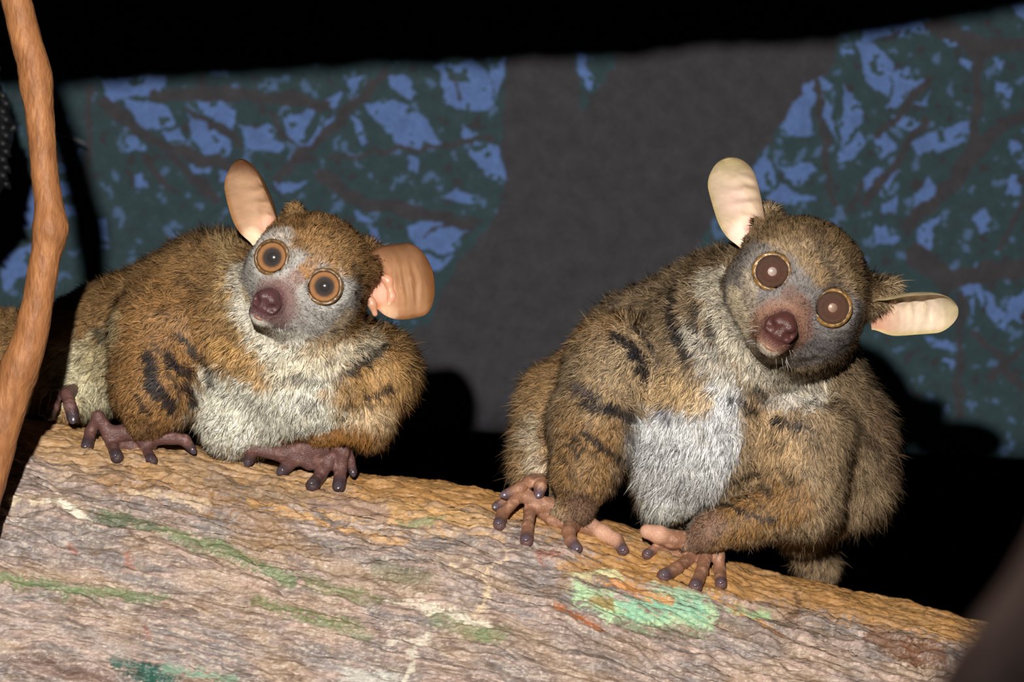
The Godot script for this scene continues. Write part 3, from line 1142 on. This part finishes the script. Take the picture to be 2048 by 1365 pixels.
func coat_colour(p: Vector3, d: Dictionary, h: Head, marks: Marks, jitter: float) -> Color:
	var s := h.s
	var on_face := maxf(smoothstep(150.0, 122.0, p.distance_to(h.at(0, 5, -95)) / s), smoothstep(112.0, 84.0, p.distance_to(h.at(d.nose[0], -70, -8)) / s))
	if on_face < 0.01:
		return marks.over(p, d.coat, jitter)
	var l := h.frame().transposed() * (p - h.o) / s
	var face := on_face * smoothstep(-110.0, -55.0, l.z) * smoothstep(56.0, 12.0, l.y)
	var c := marks.over(p, (d.coat as Color).lerp(d.face, smoothstep(0.2, 0.7, face)), jitter * (1.0 - 0.65 * on_face))
	var dm := Vector3(l.x - d.nose[0], l.y + 86.0, l.z - 14.0).length()
	c = c.lerp(d.muzzle, smoothstep(70.0, 42.0, dm) * 0.9)
	c = c.lerp(d.chin, smoothstep(-112.0, -122.0, l.y) * smoothstep(-80.0, -40.0, l.z) * 0.95)
	return c

func coat_mesh(d: Dictionary, h: Head, f: Field, g: Geo, marks: Marks, base: Vector3) -> ArrayMesh:
	var V := PackedVector3Array()
	var N := PackedVector3Array()
	var C := PackedColorArray()
	var I := PackedInt32Array()
	var s := h.s
	var skull := h.at(0, 5, -95)
	var snout := h.at(d.nose[0], -70, -8)
	var nose := h.at(d.nose[0], d.nose[1], d.nose[2] - 10.0)
	var eyes := [h.at(-d.eye_x, 0, -16), h.at(d.eye_x, 0, -16)]
	var bald: Array = []
	for b in d.bald:
		bald.append([P(b[0], b[1], b[2]), b[3]])
	var lengths: Array = []
	for b in d.lengths:
		lengths.append([P(b[0], b[1], b[2]), b[3], b[4]])
	var local := h.frame().transposed()
	var tail := d.get("flow", Vector3(0, -1, 0)) as Vector3
	var k := 0
	while k < g.i.size():
		var ia := g.i[k]
		var ib := g.i[k + 1]
		var ic := g.i[k + 2]
		k += 3
		var a := g.v[ia]
		var ab := g.v[ib] - a
		var ac := g.v[ic] - a
		var area := ab.cross(ac).length() * 0.5
		var n0 := (g.n[ia] + g.n[ib] + g.n[ic]).normalized()
		var to_head := a.distance_to(skull) / s
		var on_face := maxf(smoothstep(150.0, 122.0, to_head), smoothstep(112.0, 84.0, a.distance_to(snout) / s))
		var l := local * (a - h.o) / s
		var face := on_face * smoothstep(-110.0, -55.0, l.z) * smoothstep(56.0, 12.0, l.y)
		var density := lerpf(lerpf(0.23, 0.38, on_face), 0.62, face)
		if n0.z < -0.25:
			density *= 0.45
		var many := area * density
		var count := int(many)
		if rng.randf() < many - count:
			count += 1
		for q in count:
			var x := rng.randf()
			var y := rng.randf()
			if x + y > 1.0:
				x = 1.0 - x
				y = 1.0 - y
			var p := a + ab * x + ac * y
			var skip := false
			for b in bald:
				if p.distance_to(b[0]) < b[1]:
					skip = true
			var de := minf(p.distance_to(eyes[0]), p.distance_to(eyes[1])) / s
			var dn := p.distance_to(nose) / s
			if skip or de < d.iris_r + 8.0 or dn < 30.0:
				continue
			var n := (g.n[ia] * (1.0 - x - y) + g.n[ib] * x + g.n[ic] * y).normalized()
			var long := lerpf(lerpf(22.0 * d.fluff, 13.0, on_face), 8.0, face)
			long *= smoothstep(30.0, 100.0, dn) * 0.8 + 0.2
			for b in lengths:
				var db := p.distance_to(b[0])
				if db < b[1]:
					long *= lerpf(b[2], 1.0, smoothstep(b[1] * 0.5, b[1], db))
			long *= rng.randf_range(0.6, 1.25)
			if on_face < 0.2 and rng.randf() < 0.05:
				long *= 1.6
			var flow := (p - skull).normalized() * 0.6 + tail * 0.8
			if face > 0.3:
				flow = (p - nose).normalized() * 1.2
			elif on_face > 0.5:
				flow = (p - nose).normalized() * 1.1
			var w3 := Vector3(n_c.get_noise_3dv(p * 1.4), n_c.get_noise_3dv(p * 1.4 + Vector3(400, 0, 0)), n_c.get_noise_3dv(p * 1.4 + Vector3(0, 700, 0)))
			flow += w3 * 1.5
			var t := flow - n * flow.dot(n)
			var jit := Vector3(rng.randf() - 0.5, rng.randf() - 0.5, rng.randf() - 0.5)
			var d1 := (n * 0.55 + t * 0.75 + jit * 0.55).normalized()
			var d2 := (d1 + t * 0.7 - n * 0.1 + Vector3(0, -0.12, 0)).normalized()
			var c := coat_colour(p, d, h, marks, 0.45 * w3.x + 0.5 * n_b.get_noise_3dv(p * 3.0))
			var v := rng.randf_range(0.72, 1.22)
			if rng.randf() < d.ticking * (1.0 - 0.5 * face):
				v *= 0.36
			v *= (1.0 + 0.3 * n_b.get_noise_3dv(p * 1.3)) * (1.0 - d.speckle * smoothstep(0.1, 0.5, n_b.get_noise_3dv(p * 4.5)))
			var mid := p + d1 * long * 0.5
			var tip := mid + d2 * long * 0.5
			var wide := lerpf(0.74, 0.6, face) * rng.randf_range(0.8, 1.3)
			var w := n.cross(d1)
			if w.length_squared() < 1e-4:
				continue
			w = (w.normalized() + jit * 0.5).normalized() * wide
			var m := V.size()
			V.append_array([(p - n * 2.0 - w - base) * S, (p - n * 2.0 + w - base) * S, (mid - w * 0.8 - base) * S, (mid + w * 0.8 - base) * S, (tip - base) * S])
			var n2 := (n + jit * 0.35).normalized()
			N.append_array([n2, n2, n2, n2, n2])
			var cm := Color(minf(c.r * v, 0.9), minf(c.g * v, 0.9), minf(c.b * v, 0.9))
			C.append_array([cm, cm, cm, cm, cm])
			# faces turned so that their fronts look out of the coat
			if (V[m + 1] - V[m]).cross(V[m + 2] - V[m]).dot(n) < 0.0:
				I.append_array([m, m + 1, m + 2, m + 1, m + 3, m + 2, m + 2, m + 3, m + 4])
			else:
				I.append_array([m, m + 2, m + 1, m + 1, m + 2, m + 3, m + 2, m + 4, m + 3])
	# whiskers
	for q in 14:
		var sd := -1.0 if q % 2 else 1.0
		var p := h.at(d.nose[0] + sd * rng.randf_range(14, 46), rng.randf_range(-122, -90), rng.randf_range(-16, 14))
		var dirn := (h.e * sd * rng.randf_range(0.3, 1.0) - h.u * rng.randf_range(0.3, 0.9) + h.f * 0.5).normalized()
		var tip := p + dirn * rng.randf_range(18, 42)
		var w := dirn.cross(h.f).normalized() * 0.22
		var m := V.size()
		V.append_array([(p - w - base) * S, (p + w - base) * S, (tip - base) * S])
		N.append_array([h.f, h.f, h.f])
		var c := rgb(220, 215, 210)
		C.append_array([c, c, c])
		if (V[m + 1] - V[m]).cross(V[m + 2] - V[m]).dot(h.f) < 0.0:
			I.append_array([m, m + 1, m + 2])
		else:
			I.append_array([m, m + 2, m + 1])
	var arr := []
	arr.resize(Mesh.ARRAY_MAX)
	arr[Mesh.ARRAY_VERTEX] = V
	arr[Mesh.ARRAY_NORMAL] = N
	arr[Mesh.ARRAY_COLOR] = C
	arr[Mesh.ARRAY_INDEX] = I
	var am := ArrayMesh.new()
	am.add_surface_from_arrays(Mesh.PRIMITIVE_TRIANGLES, arr)
	print(called_so_far, " hairs ", I.size() / 9)
	return am

var called_so_far := ""

func build_animals() -> void:
	var fur := mat(Color.WHITE, 0.55, 0.35, true)
	fur.backlight_enabled = true
	fur.backlight = Color(0.35, 0.35, 0.35)
	var black := rgb(40, 37, 40)
	# ---- the ochre one, lying behind the branch
	var ochre := rgb(160, 126, 86)
	var cream := rgb(240, 236, 218)
	var hl := head_frame(595, 544, 150, 29, 9, 0, 0.97)
	var left := {
		"head": hl, "base": [430, 905], "eye_x": 60.0, "coat": ochre, "fluff": 1.0, "muzzle": rgb(134, 106, 102), "chin": rgb(222, 216, 204), "face": rgb(162, 156, 150), "ticking": 0.3, "speckle": 0.55, "fur_mat": fur, "flow": Vector3(-0.35, -0.75, -0.2),
		"skin": rgb(94, 66, 62), "skin_pale": rgb(134, 98, 92), "skin_dark": rgb(58, 46, 50), "nail": rgb(70, 60, 66), "nose": [-15.0, -80.0, 45.0], "nose_col": rgb(80, 52, 54), "lip": rgb(136, 86, 66), "iris_r": 30.0,
		"eye": {"out": 0.1, "pupil": 13.0, "pupil_col": rgb(24, 19, 20), "shift": Vector2.ZERO, "lid": rgb(116, 86, 48),
			"iris": [[0.0, rgb(44, 28, 18)], [0.05, rgb(104, 68, 38)], [0.12, rgb(154, 106, 60)], [0.28, rgb(138, 96, 58)], [0.36, rgb(92, 66, 46)], [0.46, rgb(48, 38, 34)], [0.7, rgb(34, 28, 28)], [1.0, rgb(28, 22, 22)]]},
		"body": [
			[40, 735, -340, 96, 240, 690, -280, 132], [240, 690, -280, 132, 430, 640, -160, 168], [430, 640, -160, 168, 620, 740, -50, 148], [520, 630, -80, 145, 610, 600, 20, 112],
			[640, 740, -70, 142, 738, 742, -80, 92], [748, 760, -40, 82, 735, 846, -10, 46], [735, 842, -10, 42, 645, 874, -8, 24], [325, 665, -70, 102, 312, 785, -20, 84], [312, 780, -25, 84, 290, 850, -14, 32],
			[170, 755, -260, 96, 135, 812, -160, 36], [20, 680, -350, 58, -140, 640, -420, 46], [560, 800, -70, 96, 480, 830, -70, 86], [590, 420, 10, 14, 585, 465, 20, 40], [735, 505, 10, 22, 715, 530, 20, 44]],
		"hands": [
			{"chains": [
				[[286, 858, 19, 6], [222, 872, 15, 8], [196, 833, 11, 22], [181, 864, 11, 8], [174, 893, 12.5, 0]],
				[[278, 862, 18, 6], [232, 866, 12, 14], [214, 862, 11, 18], [224, 890, 11, 6], [234, 915, 13.5, 0]],
				[[222, 884, 11, 0], [262, 894, 11, 0], [300, 892, 14, 0]],
				[[296, 872, 22, 2], [284, 880, 11, 14], [294, 903, 10, 4], [304, 922, 12, 0]],
				[[296, 872, 22, 4], [344, 876, 13, 8], [370, 881, 11, 6], [384, 899, 9.5, 0]]]},
			{"chains": [
				[[640, 888, 22, 4], [566, 908, 17, 4], [504, 898, 12, 8], [498, 921, 11.5, 0]],
				[[640, 892, 22, 4], [604, 918, 14, 8], [591, 919, 12, 12], [568, 940, 13, 0]],
				[[650, 890, 24, 2], [620, 924, 16, 2], [660, 914, 14, 6], [656, 928, 13, 12], [640, 952, 12, 6], [625, 972, 14.5, 0]],
				[[670, 884, 22, 4], [686, 904, 13, 14], [681, 940, 12, 8], [678, 974, 14, 0]],
				[[680, 880, 18, 0], [692, 892, 11, 2], [700, 920, 9, -6], [706, 944, 9, -10]]]},
			{"chains": [
				[[150, 776, 13, 0, -170], [134, 790, 12, 0, -90], [140, 812, 12, 0, -70], [146, 836, 13, 0, -66]],
				[[142, 778, 13, 0, -170], [112, 792, 11, 0, -100], [108, 812, 11, 0, -84], [100, 832, 11, 0, -84]],
				[[134, 782, 12, 0, -170], [104, 790, 10, 0, -120], [92, 804, 10, 0, -110], [86, 826, 10, 0, -100]]]}],
		"bald": [], "lengths": [[292, 850, -10, 90.0, 0.4], [650, 874, -8, 90.0, 0.35], [312, 760, 60, 130.0, 0.75], [140, 810, -120, 60.0, 0.5], [800, 740, -60, 110.0, 1.4], [420, 470, -180, 170.0, 1.25], [480, 880, 20, 70.0, 0.7], [590, 415, 20, 60.0, 0.6]],
		"marks": [
			[[250, 490, 470, 450], 50, rgb(104, 84, 64), 0.7], [[110, 560, 240, 560], 40, rgb(150, 112, 66), 0.5], [[160, 740, 200, 810], 92, rgb(214, 206, 172), 0.95], [[230, 660, 200, 730], 60, rgb(196, 180, 140), 0.8],
			[[330, 640, 305, 840], 104, rgb(160, 120, 76), 1.0], [[300, 560, 380, 600], 60, rgb(150, 112, 70), 0.5], [[470, 470, 480, 600, 520, 690], 46, rgb(206, 176, 128), 0.8],
			[[600, 760, 480, 840], 118, cream, 1.0], [[660, 830, 560, 860], 66, cream, 1.0], [[430, 760, 420, 870], 46, cream, 0.9], [[440, 690, 530, 745], 36, rgb(208, 164, 104), 0.85], [[560, 740, 640, 720, 740, 690], 40, rgb(222, 210, 184), 0.8],
			[[700, 780, 810, 740], 60, rgb(190, 150, 98), 0.85], [[690, 840, 770, 830], 34, rgb(206, 180, 142), 0.7], [[296, 850, 290, 870], 26, rgb(96, 72, 56), 0.6], [[590, 884, 720, 872], 34, rgb(142, 98, 50), 0.95],
			[[302, 712, 312, 770, 345, 806], 13, black, 0.95], [[336, 702, 350, 730, 376, 750], 10, black, 0.9], [[360, 664, 380, 678, 396, 706], 8, black, 0.85], [[368, 764, 384, 800], 12, black, 0.9], [[280, 790, 302, 822], 6, black, 0.8], [[316, 690, 322, 706], 6, black, 0.6], [[405, 704, 424, 728, 428, 760], 8, black, 0.7], [[340, 750, 362, 782], 7, black, 0.7], [[384, 738, 402, 768], 6, black, 0.6],
			[[697, 736, 730, 716, 766, 690], 10, black, 0.85], [[577, 748, 645, 752, 690, 742], 7, rgb(90, 86, 84), 0.7], [[735, 790, 784, 768], 8, black, 0.85], [[697, 803, 742, 806], 6, rgb(80, 66, 50), 0.8], [[650, 719, 731, 688], 6, rgb(80, 74, 70), 0.8], [[617, 672, 708, 651], 5, rgb(70, 60, 50), 0.8], [[808, 734, 818, 704], 9, rgb(70, 56, 46), 0.7], [[600, 795, 640, 800], 10, rgb(170, 168, 164), 0.6],
			[[142, 592, 152, 606], 12, black, 0.75], [[204, 660, 214, 672], 15, rgb(90, 88, 78), 0.8], [[320, 620, 400, 590], 9, rgb(110, 80, 48), 0.6], [[370, 560, 420, 585], 8, rgb(84, 66, 50), 0.6],
			# face
			[[560, 470, 700, 460, 730, 520], 70, rgb(146, 112, 74), 0.9], [[600, 452, 690, 446], 22, rgb(104, 76, 46), 0.7], [[535, 540, 600, 590, 660, 620], 78, rgb(172, 168, 162), 0.95], [[560, 480, 530, 500], 34, rgb(190, 184, 176), 0.7],
			[[630, 478, 650, 505], 30, rgb(164, 126, 84), 0.8], [[478, 545, 492, 620, 540, 690], 28, rgb(232, 224, 206), 0.9], [[690, 640, 640, 690], 34, rgb(190, 164, 128), 0.7], [[704, 540, 712, 610], 16, rgb(96, 80, 62), 0.7], [[660, 660, 720, 630], 6, rgb(80, 64, 50), 0.7],
			[[544, 517, 546, 518], 46, rgb(98, 92, 90), 0.8], [[646, 572, 648, 573], 46, rgb(112, 106, 102), 0.7], [[596, 556, 606, 548, 622, 530], 13, rgb(170, 122, 70), 0.75], [[556, 588, 590, 560], 22, rgb(150, 128, 122), 0.8],
			[[552, 574, 576, 590], 18, rgb(58, 40, 36), 0.85], [[585, 600, 600, 640], 10, rgb(150, 138, 132), 0.5]],
		"ears": [
			{"at": [527, 486, 40], "tip": [478, 319, 60], "front": Vector3(-0.5, -0.1, 1), "lw": [26.0, 42.0, 49.0, 50.0, 48.0, 43.0, 36.0], "rw": [30.0, 46.0, 48.0, 45.0, 41.0, 36.0, 32.0], "bowl": 44.0, "curl": 8.0, "inner": rgb(164, 130, 102), "warm": rgb(208, 172, 146), "rim": rgb(146, 104, 62), "tip_col": rgb(96, 62, 40), "spots": [[505, 478, 30, rgb(236, 206, 176), 0.8], [535, 450, 26, rgb(224, 172, 150), 0.7]]},
			{"at": [734, 574, 30], "tip": [866, 548, 60], "front": Vector3(0.1, -0.2, 1), "lw": [44.0, 66.0, 76.0, 76.0, 74.0, 72.0, 70.0], "rw": [40.0, 62.0, 74.0, 78.0, 78.0, 76.0, 72.0], "bowl": 44.0, "curl": 10.0, "inner": rgb(156, 116, 84), "warm": rgb(202, 146, 116), "rim": rgb(124, 80, 46), "tip_col": rgb(124, 82, 48),
				"spots": [[750, 556, 26, rgb(124, 56, 40), 0.8], [742, 612, 26, rgb(190, 106, 54), 0.8], [762, 585, 30, rgb(226, 172, 150), 0.8], [775, 628, 26, rgb(222, 184, 152), 0.7]], "folds": [[752, 544, 4, 8, 776, 562, 2, 8], [776, 562, 2, 8, 784, 594, 2, 7], [784, 594, 2, 7, 774, 618, 4, 7], [736, 590, 24, 8, 744, 608, 24, 7], [744, 608, 24, 7, 750, 628, 20, 6]], "fold_col": rgb(196, 144, 116)}],
	}
	called_so_far = "left"
	var a := bush_baby("bush_baby", left)
	tag(a, "ochre-brown bush baby with cream chest crouching on the trunk behind the branch", "bush baby", "bush babies on the trunk")
	# ---- the grey-brown one, sitting up at the right
	var hr := head_frame(1605, 580, 210, 31, 1, 0, 1.115)
	var right := {
		"head": hr, "base": [1360, 1085], "eye_x": 60.0, "coat": rgb(162, 139, 110), "fluff": 1.1, "muzzle": rgb(150, 112, 92), "chin": rgb(186, 172, 154), "face": rgb(126, 118, 112), "ticking": 0.34, "speckle": 0.6, "fur_mat": fur, "flow": Vector3(0.0, -0.85, -0.2),
		"skin": rgb(142, 102, 80), "skin_pale": rgb(192, 148, 124), "skin_dark": rgb(84, 64, 66), "nail": rgb(92, 78, 88), "nose": [0.0, -76.0, 45.0], "nose_col": rgb(78, 46, 43), "lip": rgb(140, 98, 76), "iris_r": 27.0,
		"eye": {"out": 0.04, "pupil": 11.0, "pupil_col": rgb(112, 99, 92), "mirror": true, "shift": Vector2(1, 1), "lid": rgb(136, 98, 46),
			"iris": [[0.0, rgb(26, 14, 10)], [0.06, rgb(54, 34, 23)], [0.2, rgb(74, 46, 30)], [0.4, rgb(66, 38, 26)], [0.6, rgb(72, 39, 26)], [1.0, rgb(84, 46, 29)]]},
		"eye_b": {"pupil_col": rgb(118, 94, 78)},
		"body": [
			[1450, 640, -150, 142, 1300, 740, -230, 158], [1300, 740, -230, 158, 1190, 830, -250, 142], [1108, 800, -240, 70, 1096, 930, -150, 74], [1450, 700, -70, 165, 1400, 860, -90, 160],
			[1560, 760, -120, 165, 1640, 880, -170, 142], [1640, 880, -170, 142, 1690, 955, -180, 88], [1690, 955, -180, 88, 1600, 1040, -150, 62], [1610, 1080, -230, 44, 1636, 1130, -270, 42],
			[1235, 735, -50, 104, 1190, 850, -10, 86], [1190, 850, -10, 86, 1168, 945, 0, 64], [1168, 940, 0, 62, 1154, 1018, -8, 32], [1154, 1018, -8, 30, 1112, 1024, -10, 16], [1600, 870, -30, 108, 1606, 1000, -10, 72], [1606, 1000, -10, 68, 1420, 1064, -4, 36], [1420, 1064, -4, 34, 1372, 1088, -6, 17],
			[1350, 880, -70, 108, 1340, 985, -70, 66], [1500, 640, -40, 145, 1590, 620, 60, 128], [1538, 424, 40, 16, 1545, 475, 60, 44], [1785, 574, 60, 14, 1735, 590, 60, 40]],
		"hands": [
			{"chains": [
				[[1154, 1026, 19, 4], [1080, 1006, 12, 14], [1049, 984, 10, 22], [1016, 998, 9, 8], [993, 1014, 10, 0]],
				[[1154, 1026, 19, 4], [1068, 1002, 12, 22], [1038, 993, 12, 26], [1004, 1030, 11.5, 8], [998, 1051, 13, 0]],
				[[1154, 1026, 19, 4], [1080, 1014, 12, 18], [1060, 1022, 12.5, 22], [1055, 1056, 11.5, 8], [1053, 1083, 13.5, 0]],
				[[1078, 1024, 10, 4], [1106, 1044, 11, 2], [1146, 1050, 15, 2]],
				[[1158, 1034, 20, 4], [1144, 1052, 15, 10], [1137, 1066, 13, 18], [1142, 1084, 12, 8], [1152, 1097, 13, 0]],
				[[1158, 1034, 20, 4], [1172, 1050, 20, 4], [1206, 1068, 17, 4], [1232, 1082, 14.5, 4], [1246, 1102, 12, 0]]], "pale": [[1215, 1075, 34]]},
			{"chains": [
				[[1396, 1082, 20, 4], [1344, 1080, 19, 26], [1318, 1070, 18, 36], [1294, 1064, 15, 34]],
				[[1392, 1086, 18, 4], [1346, 1106, 15, 6], [1316, 1098, 12.5, 14], [1294, 1110, 11, 0]],
				[[1398, 1085, 18, 4], [1374, 1110, 15, 12], [1380, 1119, 13, 18], [1352, 1138, 12.5, 8], [1327, 1153, 14, 0]],
				[[1408, 1085, 18, 4], [1414, 1104, 13, 12], [1411, 1114, 13, 18], [1403, 1146, 12.5, 8], [1390, 1175, 14, 0]],
				[[1420, 1084, 17, 4], [1434, 1102, 12, 10], [1437, 1112, 12, 14], [1439, 1144, 11.5, 6], [1442, 1170, 12.5, 0]]], "plain": 0, "pale": [[1308, 1066, 40]]},
			{"chains": [
				[[1072, 956, 13, 0, -100], [1058, 966, 12, 0, -20], [1040, 978, 12, 0, -4], [1012, 990, 11, 0, -4]],
				[[1082, 956, 13, 0, -100], [1082, 966, 12, 0, -20], [1081, 974, 12, 0, -6], [1078, 988, 11, 0, -2]]]}],
		"bald": [], "lengths": [[1150, 1015, -8, 95.0, 0.32], [1400, 1072, -6, 105.0, 0.32], [1175, 920, 30, 130.0, 0.65], [1540, 1010, 20, 120.0, 0.65], [1760, 920, -160, 190.0, 1.7], [1060, 860, -200, 150.0, 1.3], [1340, 940, 20, 140.0, 1.3], [1536, 412, 40, 60.0, 0.7]],
		"marks": [
			[[1200, 640, 1100, 740, 1060, 900], 80, rgb(182, 146, 102), 0.7], [[1400, 500, 1440, 560], 50, rgb(140, 112, 82), 0.5], [[1300, 870, 1330, 980], 70, rgb(222, 222, 222), 1.0], [[1440, 790, 1440, 880, 1380, 1000], 58, rgb(228, 228, 228), 1.0], [[1360, 850, 1350, 960], 60, rgb(222, 222, 222), 1.0],
			[[1300, 1020, 1400, 1040], 44, rgb(196, 194, 184), 0.8], [[1300, 765, 1360, 775, 1400, 790], 40, rgb(214, 182, 136), 0.85], [[1530, 830, 1560, 900, 1530, 940], 62, rgb(194, 162, 122), 0.8], [[1430, 560, 1460, 660, 1520, 730, 1620, 775], 44, rgb(214, 204, 184), 0.9], [[1380, 660, 1450, 740], 34, rgb(206, 200, 186), 0.7],
			[[1070, 840, 1075, 940], 24, rgb(206, 190, 164), 0.8], [[1185, 840, 1160, 980], 84, rgb(154, 120, 80), 0.95], [[1220, 740, 1200, 790], 60, rgb(176, 150, 112), 0.6], [[1580, 1000, 1430, 1060], 66, rgb(148, 112, 70), 0.95], [[1160, 1000, 1165, 1030], 40, rgb(120, 94, 78), 0.9], [[1420, 1050, 1390, 1080], 44, rgb(126, 98, 82), 0.9],
			[[1740, 820, 1780, 940], 50, rgb(140, 112, 90), 0.6], [[1540, 790, 1620, 800], 26, rgb(206, 200, 190), 0.7],
			[[1244, 676, 1272, 704, 1294, 756], 12, black, 0.95], [[1274, 659, 1300, 690, 1324, 718], 8, rgb(66, 58, 52), 0.85], [[1356, 580, 1357, 606], 11, black, 0.9], [[1349, 622, 1362, 661, 1384, 708], 11, black, 0.9], [[1398, 604, 1397, 652], 8, black, 0.8], [[1428, 640, 1430, 668], 9, black, 0.8], [[1410, 680, 1440, 690], 10, rgb(120, 118, 114), 0.6],
			[[1182, 804, 1220, 812, 1260, 828], 12, black, 0.9], [[1160, 765, 1196, 790], 10, rgb(70, 66, 74), 0.8], [[1332, 815, 1343, 830], 9, rgb(150, 152, 160), 0.8], [[1169, 861, 1202, 886, 1244, 915], 7, black, 0.85], [[1148, 866, 1170, 892], 5, black, 0.8], [[1138, 884, 1158, 904], 7, black, 0.8], [[1130, 910, 1142, 925], 5, black, 0.6], [[1185, 900, 1196, 912], 5, black, 0.6], [[1250, 840, 1262, 880], 10, rgb(80, 78, 76), 0.6], [[1140, 940, 1150, 955], 5, black, 0.6],
			[[1464, 788, 1502, 809, 1560, 838, 1620, 850], 8, black, 0.85], [[1515, 766, 1527, 788], 9, black, 0.8], [[1550, 770, 1640, 776], 8, rgb(84, 78, 72), 0.7], [[1557, 876, 1636, 882], 6, rgb(70, 60, 50), 0.85], [[1460, 953, 1490, 944, 1520, 940], 8, black, 0.85], [[1433, 1002, 1480, 1018, 1515, 1033, 1552, 1033], 5, black, 0.85], [[1528, 966, 1542, 982], 9, rgb(74, 64, 56), 0.8], [[1470, 992, 1530, 1008], 5, black, 0.6], [[1600, 800, 1660, 812], 7, rgb(90, 80, 70), 0.7], [[1716, 850, 1746, 890], 16, rgb(74, 62, 54), 0.7], [[1560, 925, 1580, 960], 10, rgb(84, 70, 54), 0.6],
			[[1260, 620, 1310, 600], 8, rgb(96, 82, 68), 0.5], [[1235, 608, 1245, 616], 8, rgb(90, 88, 88), 0.6],
			# face
			[[1560, 450, 1680, 470, 1730, 560], 84, rgb(132, 108, 78), 0.9], [[1630, 470, 1650, 560, 1690, 600], 26, rgb(88, 72, 58), 0.6], [[1700, 520, 1740, 560], 30, rgb(96, 78, 62), 0.5], [[1540, 600, 1600, 660, 1680, 660], 84, rgb(122, 116, 114), 0.95], [[1470, 600, 1500, 680], 34, rgb(206, 190, 160), 0.85], [[1500, 560, 1496, 640], 26, rgb(176, 160, 136), 0.6],
			[[1548, 546, 1549, 547], 54, rgb(100, 95, 94), 0.8], [[1663, 615, 1664, 616], 54, rgb(98, 93, 93), 0.8], [[1610, 520, 1640, 560], 22, rgb(150, 124, 90), 0.8], [[1580, 590, 1600, 610, 1610, 625], 22, rgb(116, 88, 76), 0.8],
			[[1604, 640, 1610, 680], 24, rgb(112, 84, 78), 0.7], [[1625, 690, 1660, 690], 26, rgb(108, 102, 104), 0.8], [[1620, 735, 1700, 715], 26, rgb(166, 142, 114), 0.8], [[1600, 716, 1690, 690], 7, rgb(60, 50, 44), 0.7]],
		"ears": [
			{"at": [1508, 494, 70], "tip": [1452, 316, 110], "front": Vector3(-0.4, -0.1, 1), "lw": [26.0, 44.0, 52.0, 53.0, 52.0, 50.0, 46.0], "rw": [26.0, 36.0, 42.0, 46.0, 48.0, 48.0, 46.0], "bowl": 40.0, "curl": 8.0, "inner": rgb(194, 174, 150), "warm": rgb(226, 192, 174), "rim": rgb(184, 164, 118), "tip_col": rgb(178, 162, 122), "spots": [[1482, 470, 34, rgb(240, 216, 200), 0.8], [1505, 455, 26, rgb(222, 160, 144), 0.7], [1470, 400, 40, rgb(200, 170, 160), 0.6]]},
			{"at": [1735, 632, 70], "tip": [1916, 618, 150], "front": Vector3(-0.1, -0.55, 0.8), "lw": [30.0, 40.0, 44.0, 48.0, 48.0, 46.0, 42.0], "rw": [34.0, 42.0, 44.0, 44.0, 44.0, 44.0, 42.0], "bowl": 34.0, "curl": 14.0, "inner": rgb(204, 186, 164), "warm": rgb(180, 130, 104), "rim": rgb(184, 164, 118), "tip_col": rgb(184, 168, 134)}],
	}
	called_so_far = "right"
	var b := bush_baby("bush_baby_001", right)
	tag(b, "grey-brown bush baby with white belly sitting up at the right with tilted head", "bush baby", "bush babies on the trunk")

# ---------------------------------------------------------------- all of it
func _ready() -> void:
	rng.seed = 7
	n_a.seed = 1
	n_a.frequency = 0.02
	n_a.fractal_octaves = 4
	n_b.seed = 2
	n_b.frequency = 0.03
	n_c.seed = 9
	n_c.frequency = 0.03
	n_c.fractal_octaves = 2
	var cam := Camera3D.new()
	cam.name = "camera"
	add_child(cam)
	cam.position = Vector3(0, LIFT, D * S)
	cam.near = 0.05
	cam.far = 30.0
	var lens := CameraAttributesPhysical.new()
	lens.frustum_focal_length = 84.4
	lens.frustum_focus_distance = 1.155
	lens.frustum_near = 0.05
	lens.frustum_far = 30.0
	lens.exposure_aperture = 11.0
	lens.auto_exposure_enabled = false
	cam.attributes = lens
	cam.keep_aspect = Camera3D.KEEP_HEIGHT
	cam.fov = rad_to_deg(2.0 * atan(682.5 / D))
	cam.current = true
	var env := Environment.new()
	env.background_mode = Environment.BG_COLOR
	env.background_color = Color.BLACK
	env.tonemap_mode = Environment.TONE_MAPPER_LINEAR
	env.tonemap_exposure = 1.0
	env.sdfgi_enabled = true
	env.ssao_enabled = true
	env.ssil_enabled = true
	var we := WorldEnvironment.new()
	we.name = "world_environment"
	we.environment = env
	add_child(we)
	var flash := SpotLight3D.new()       # the camera's flash, above and left of the lens
	flash.name = "camera_flash"
	flash.light_energy = 2.6
	flash.light_color = Color(1.0, 0.975, 0.94)
	flash.light_size = 0.011
	flash.spot_range = 6.0
	flash.spot_attenuation = 2.0
	flash.spot_angle = 29.0
	flash.spot_angle_attenuation = 0.6
	flash.shadow_enabled = true
	add_child(flash)
	flash.position = Vector3(-0.07, LIFT + 0.2, D * S)
	flash.look_at_from_position(flash.position, Vector3(0, LIFT - 0.02, 0))
	var t0 := Time.get_ticks_msec()
	build_wall()
	print("wall ", Time.get_ticks_msec() - t0)
	build_log()
	print("log ", Time.get_ticks_msec() - t0)
	build_branches()
	build_rope()
	print("branches ", Time.get_ticks_msec() - t0)
	build_animals()
	print("animals ", Time.get_ticks_msec() - t0)
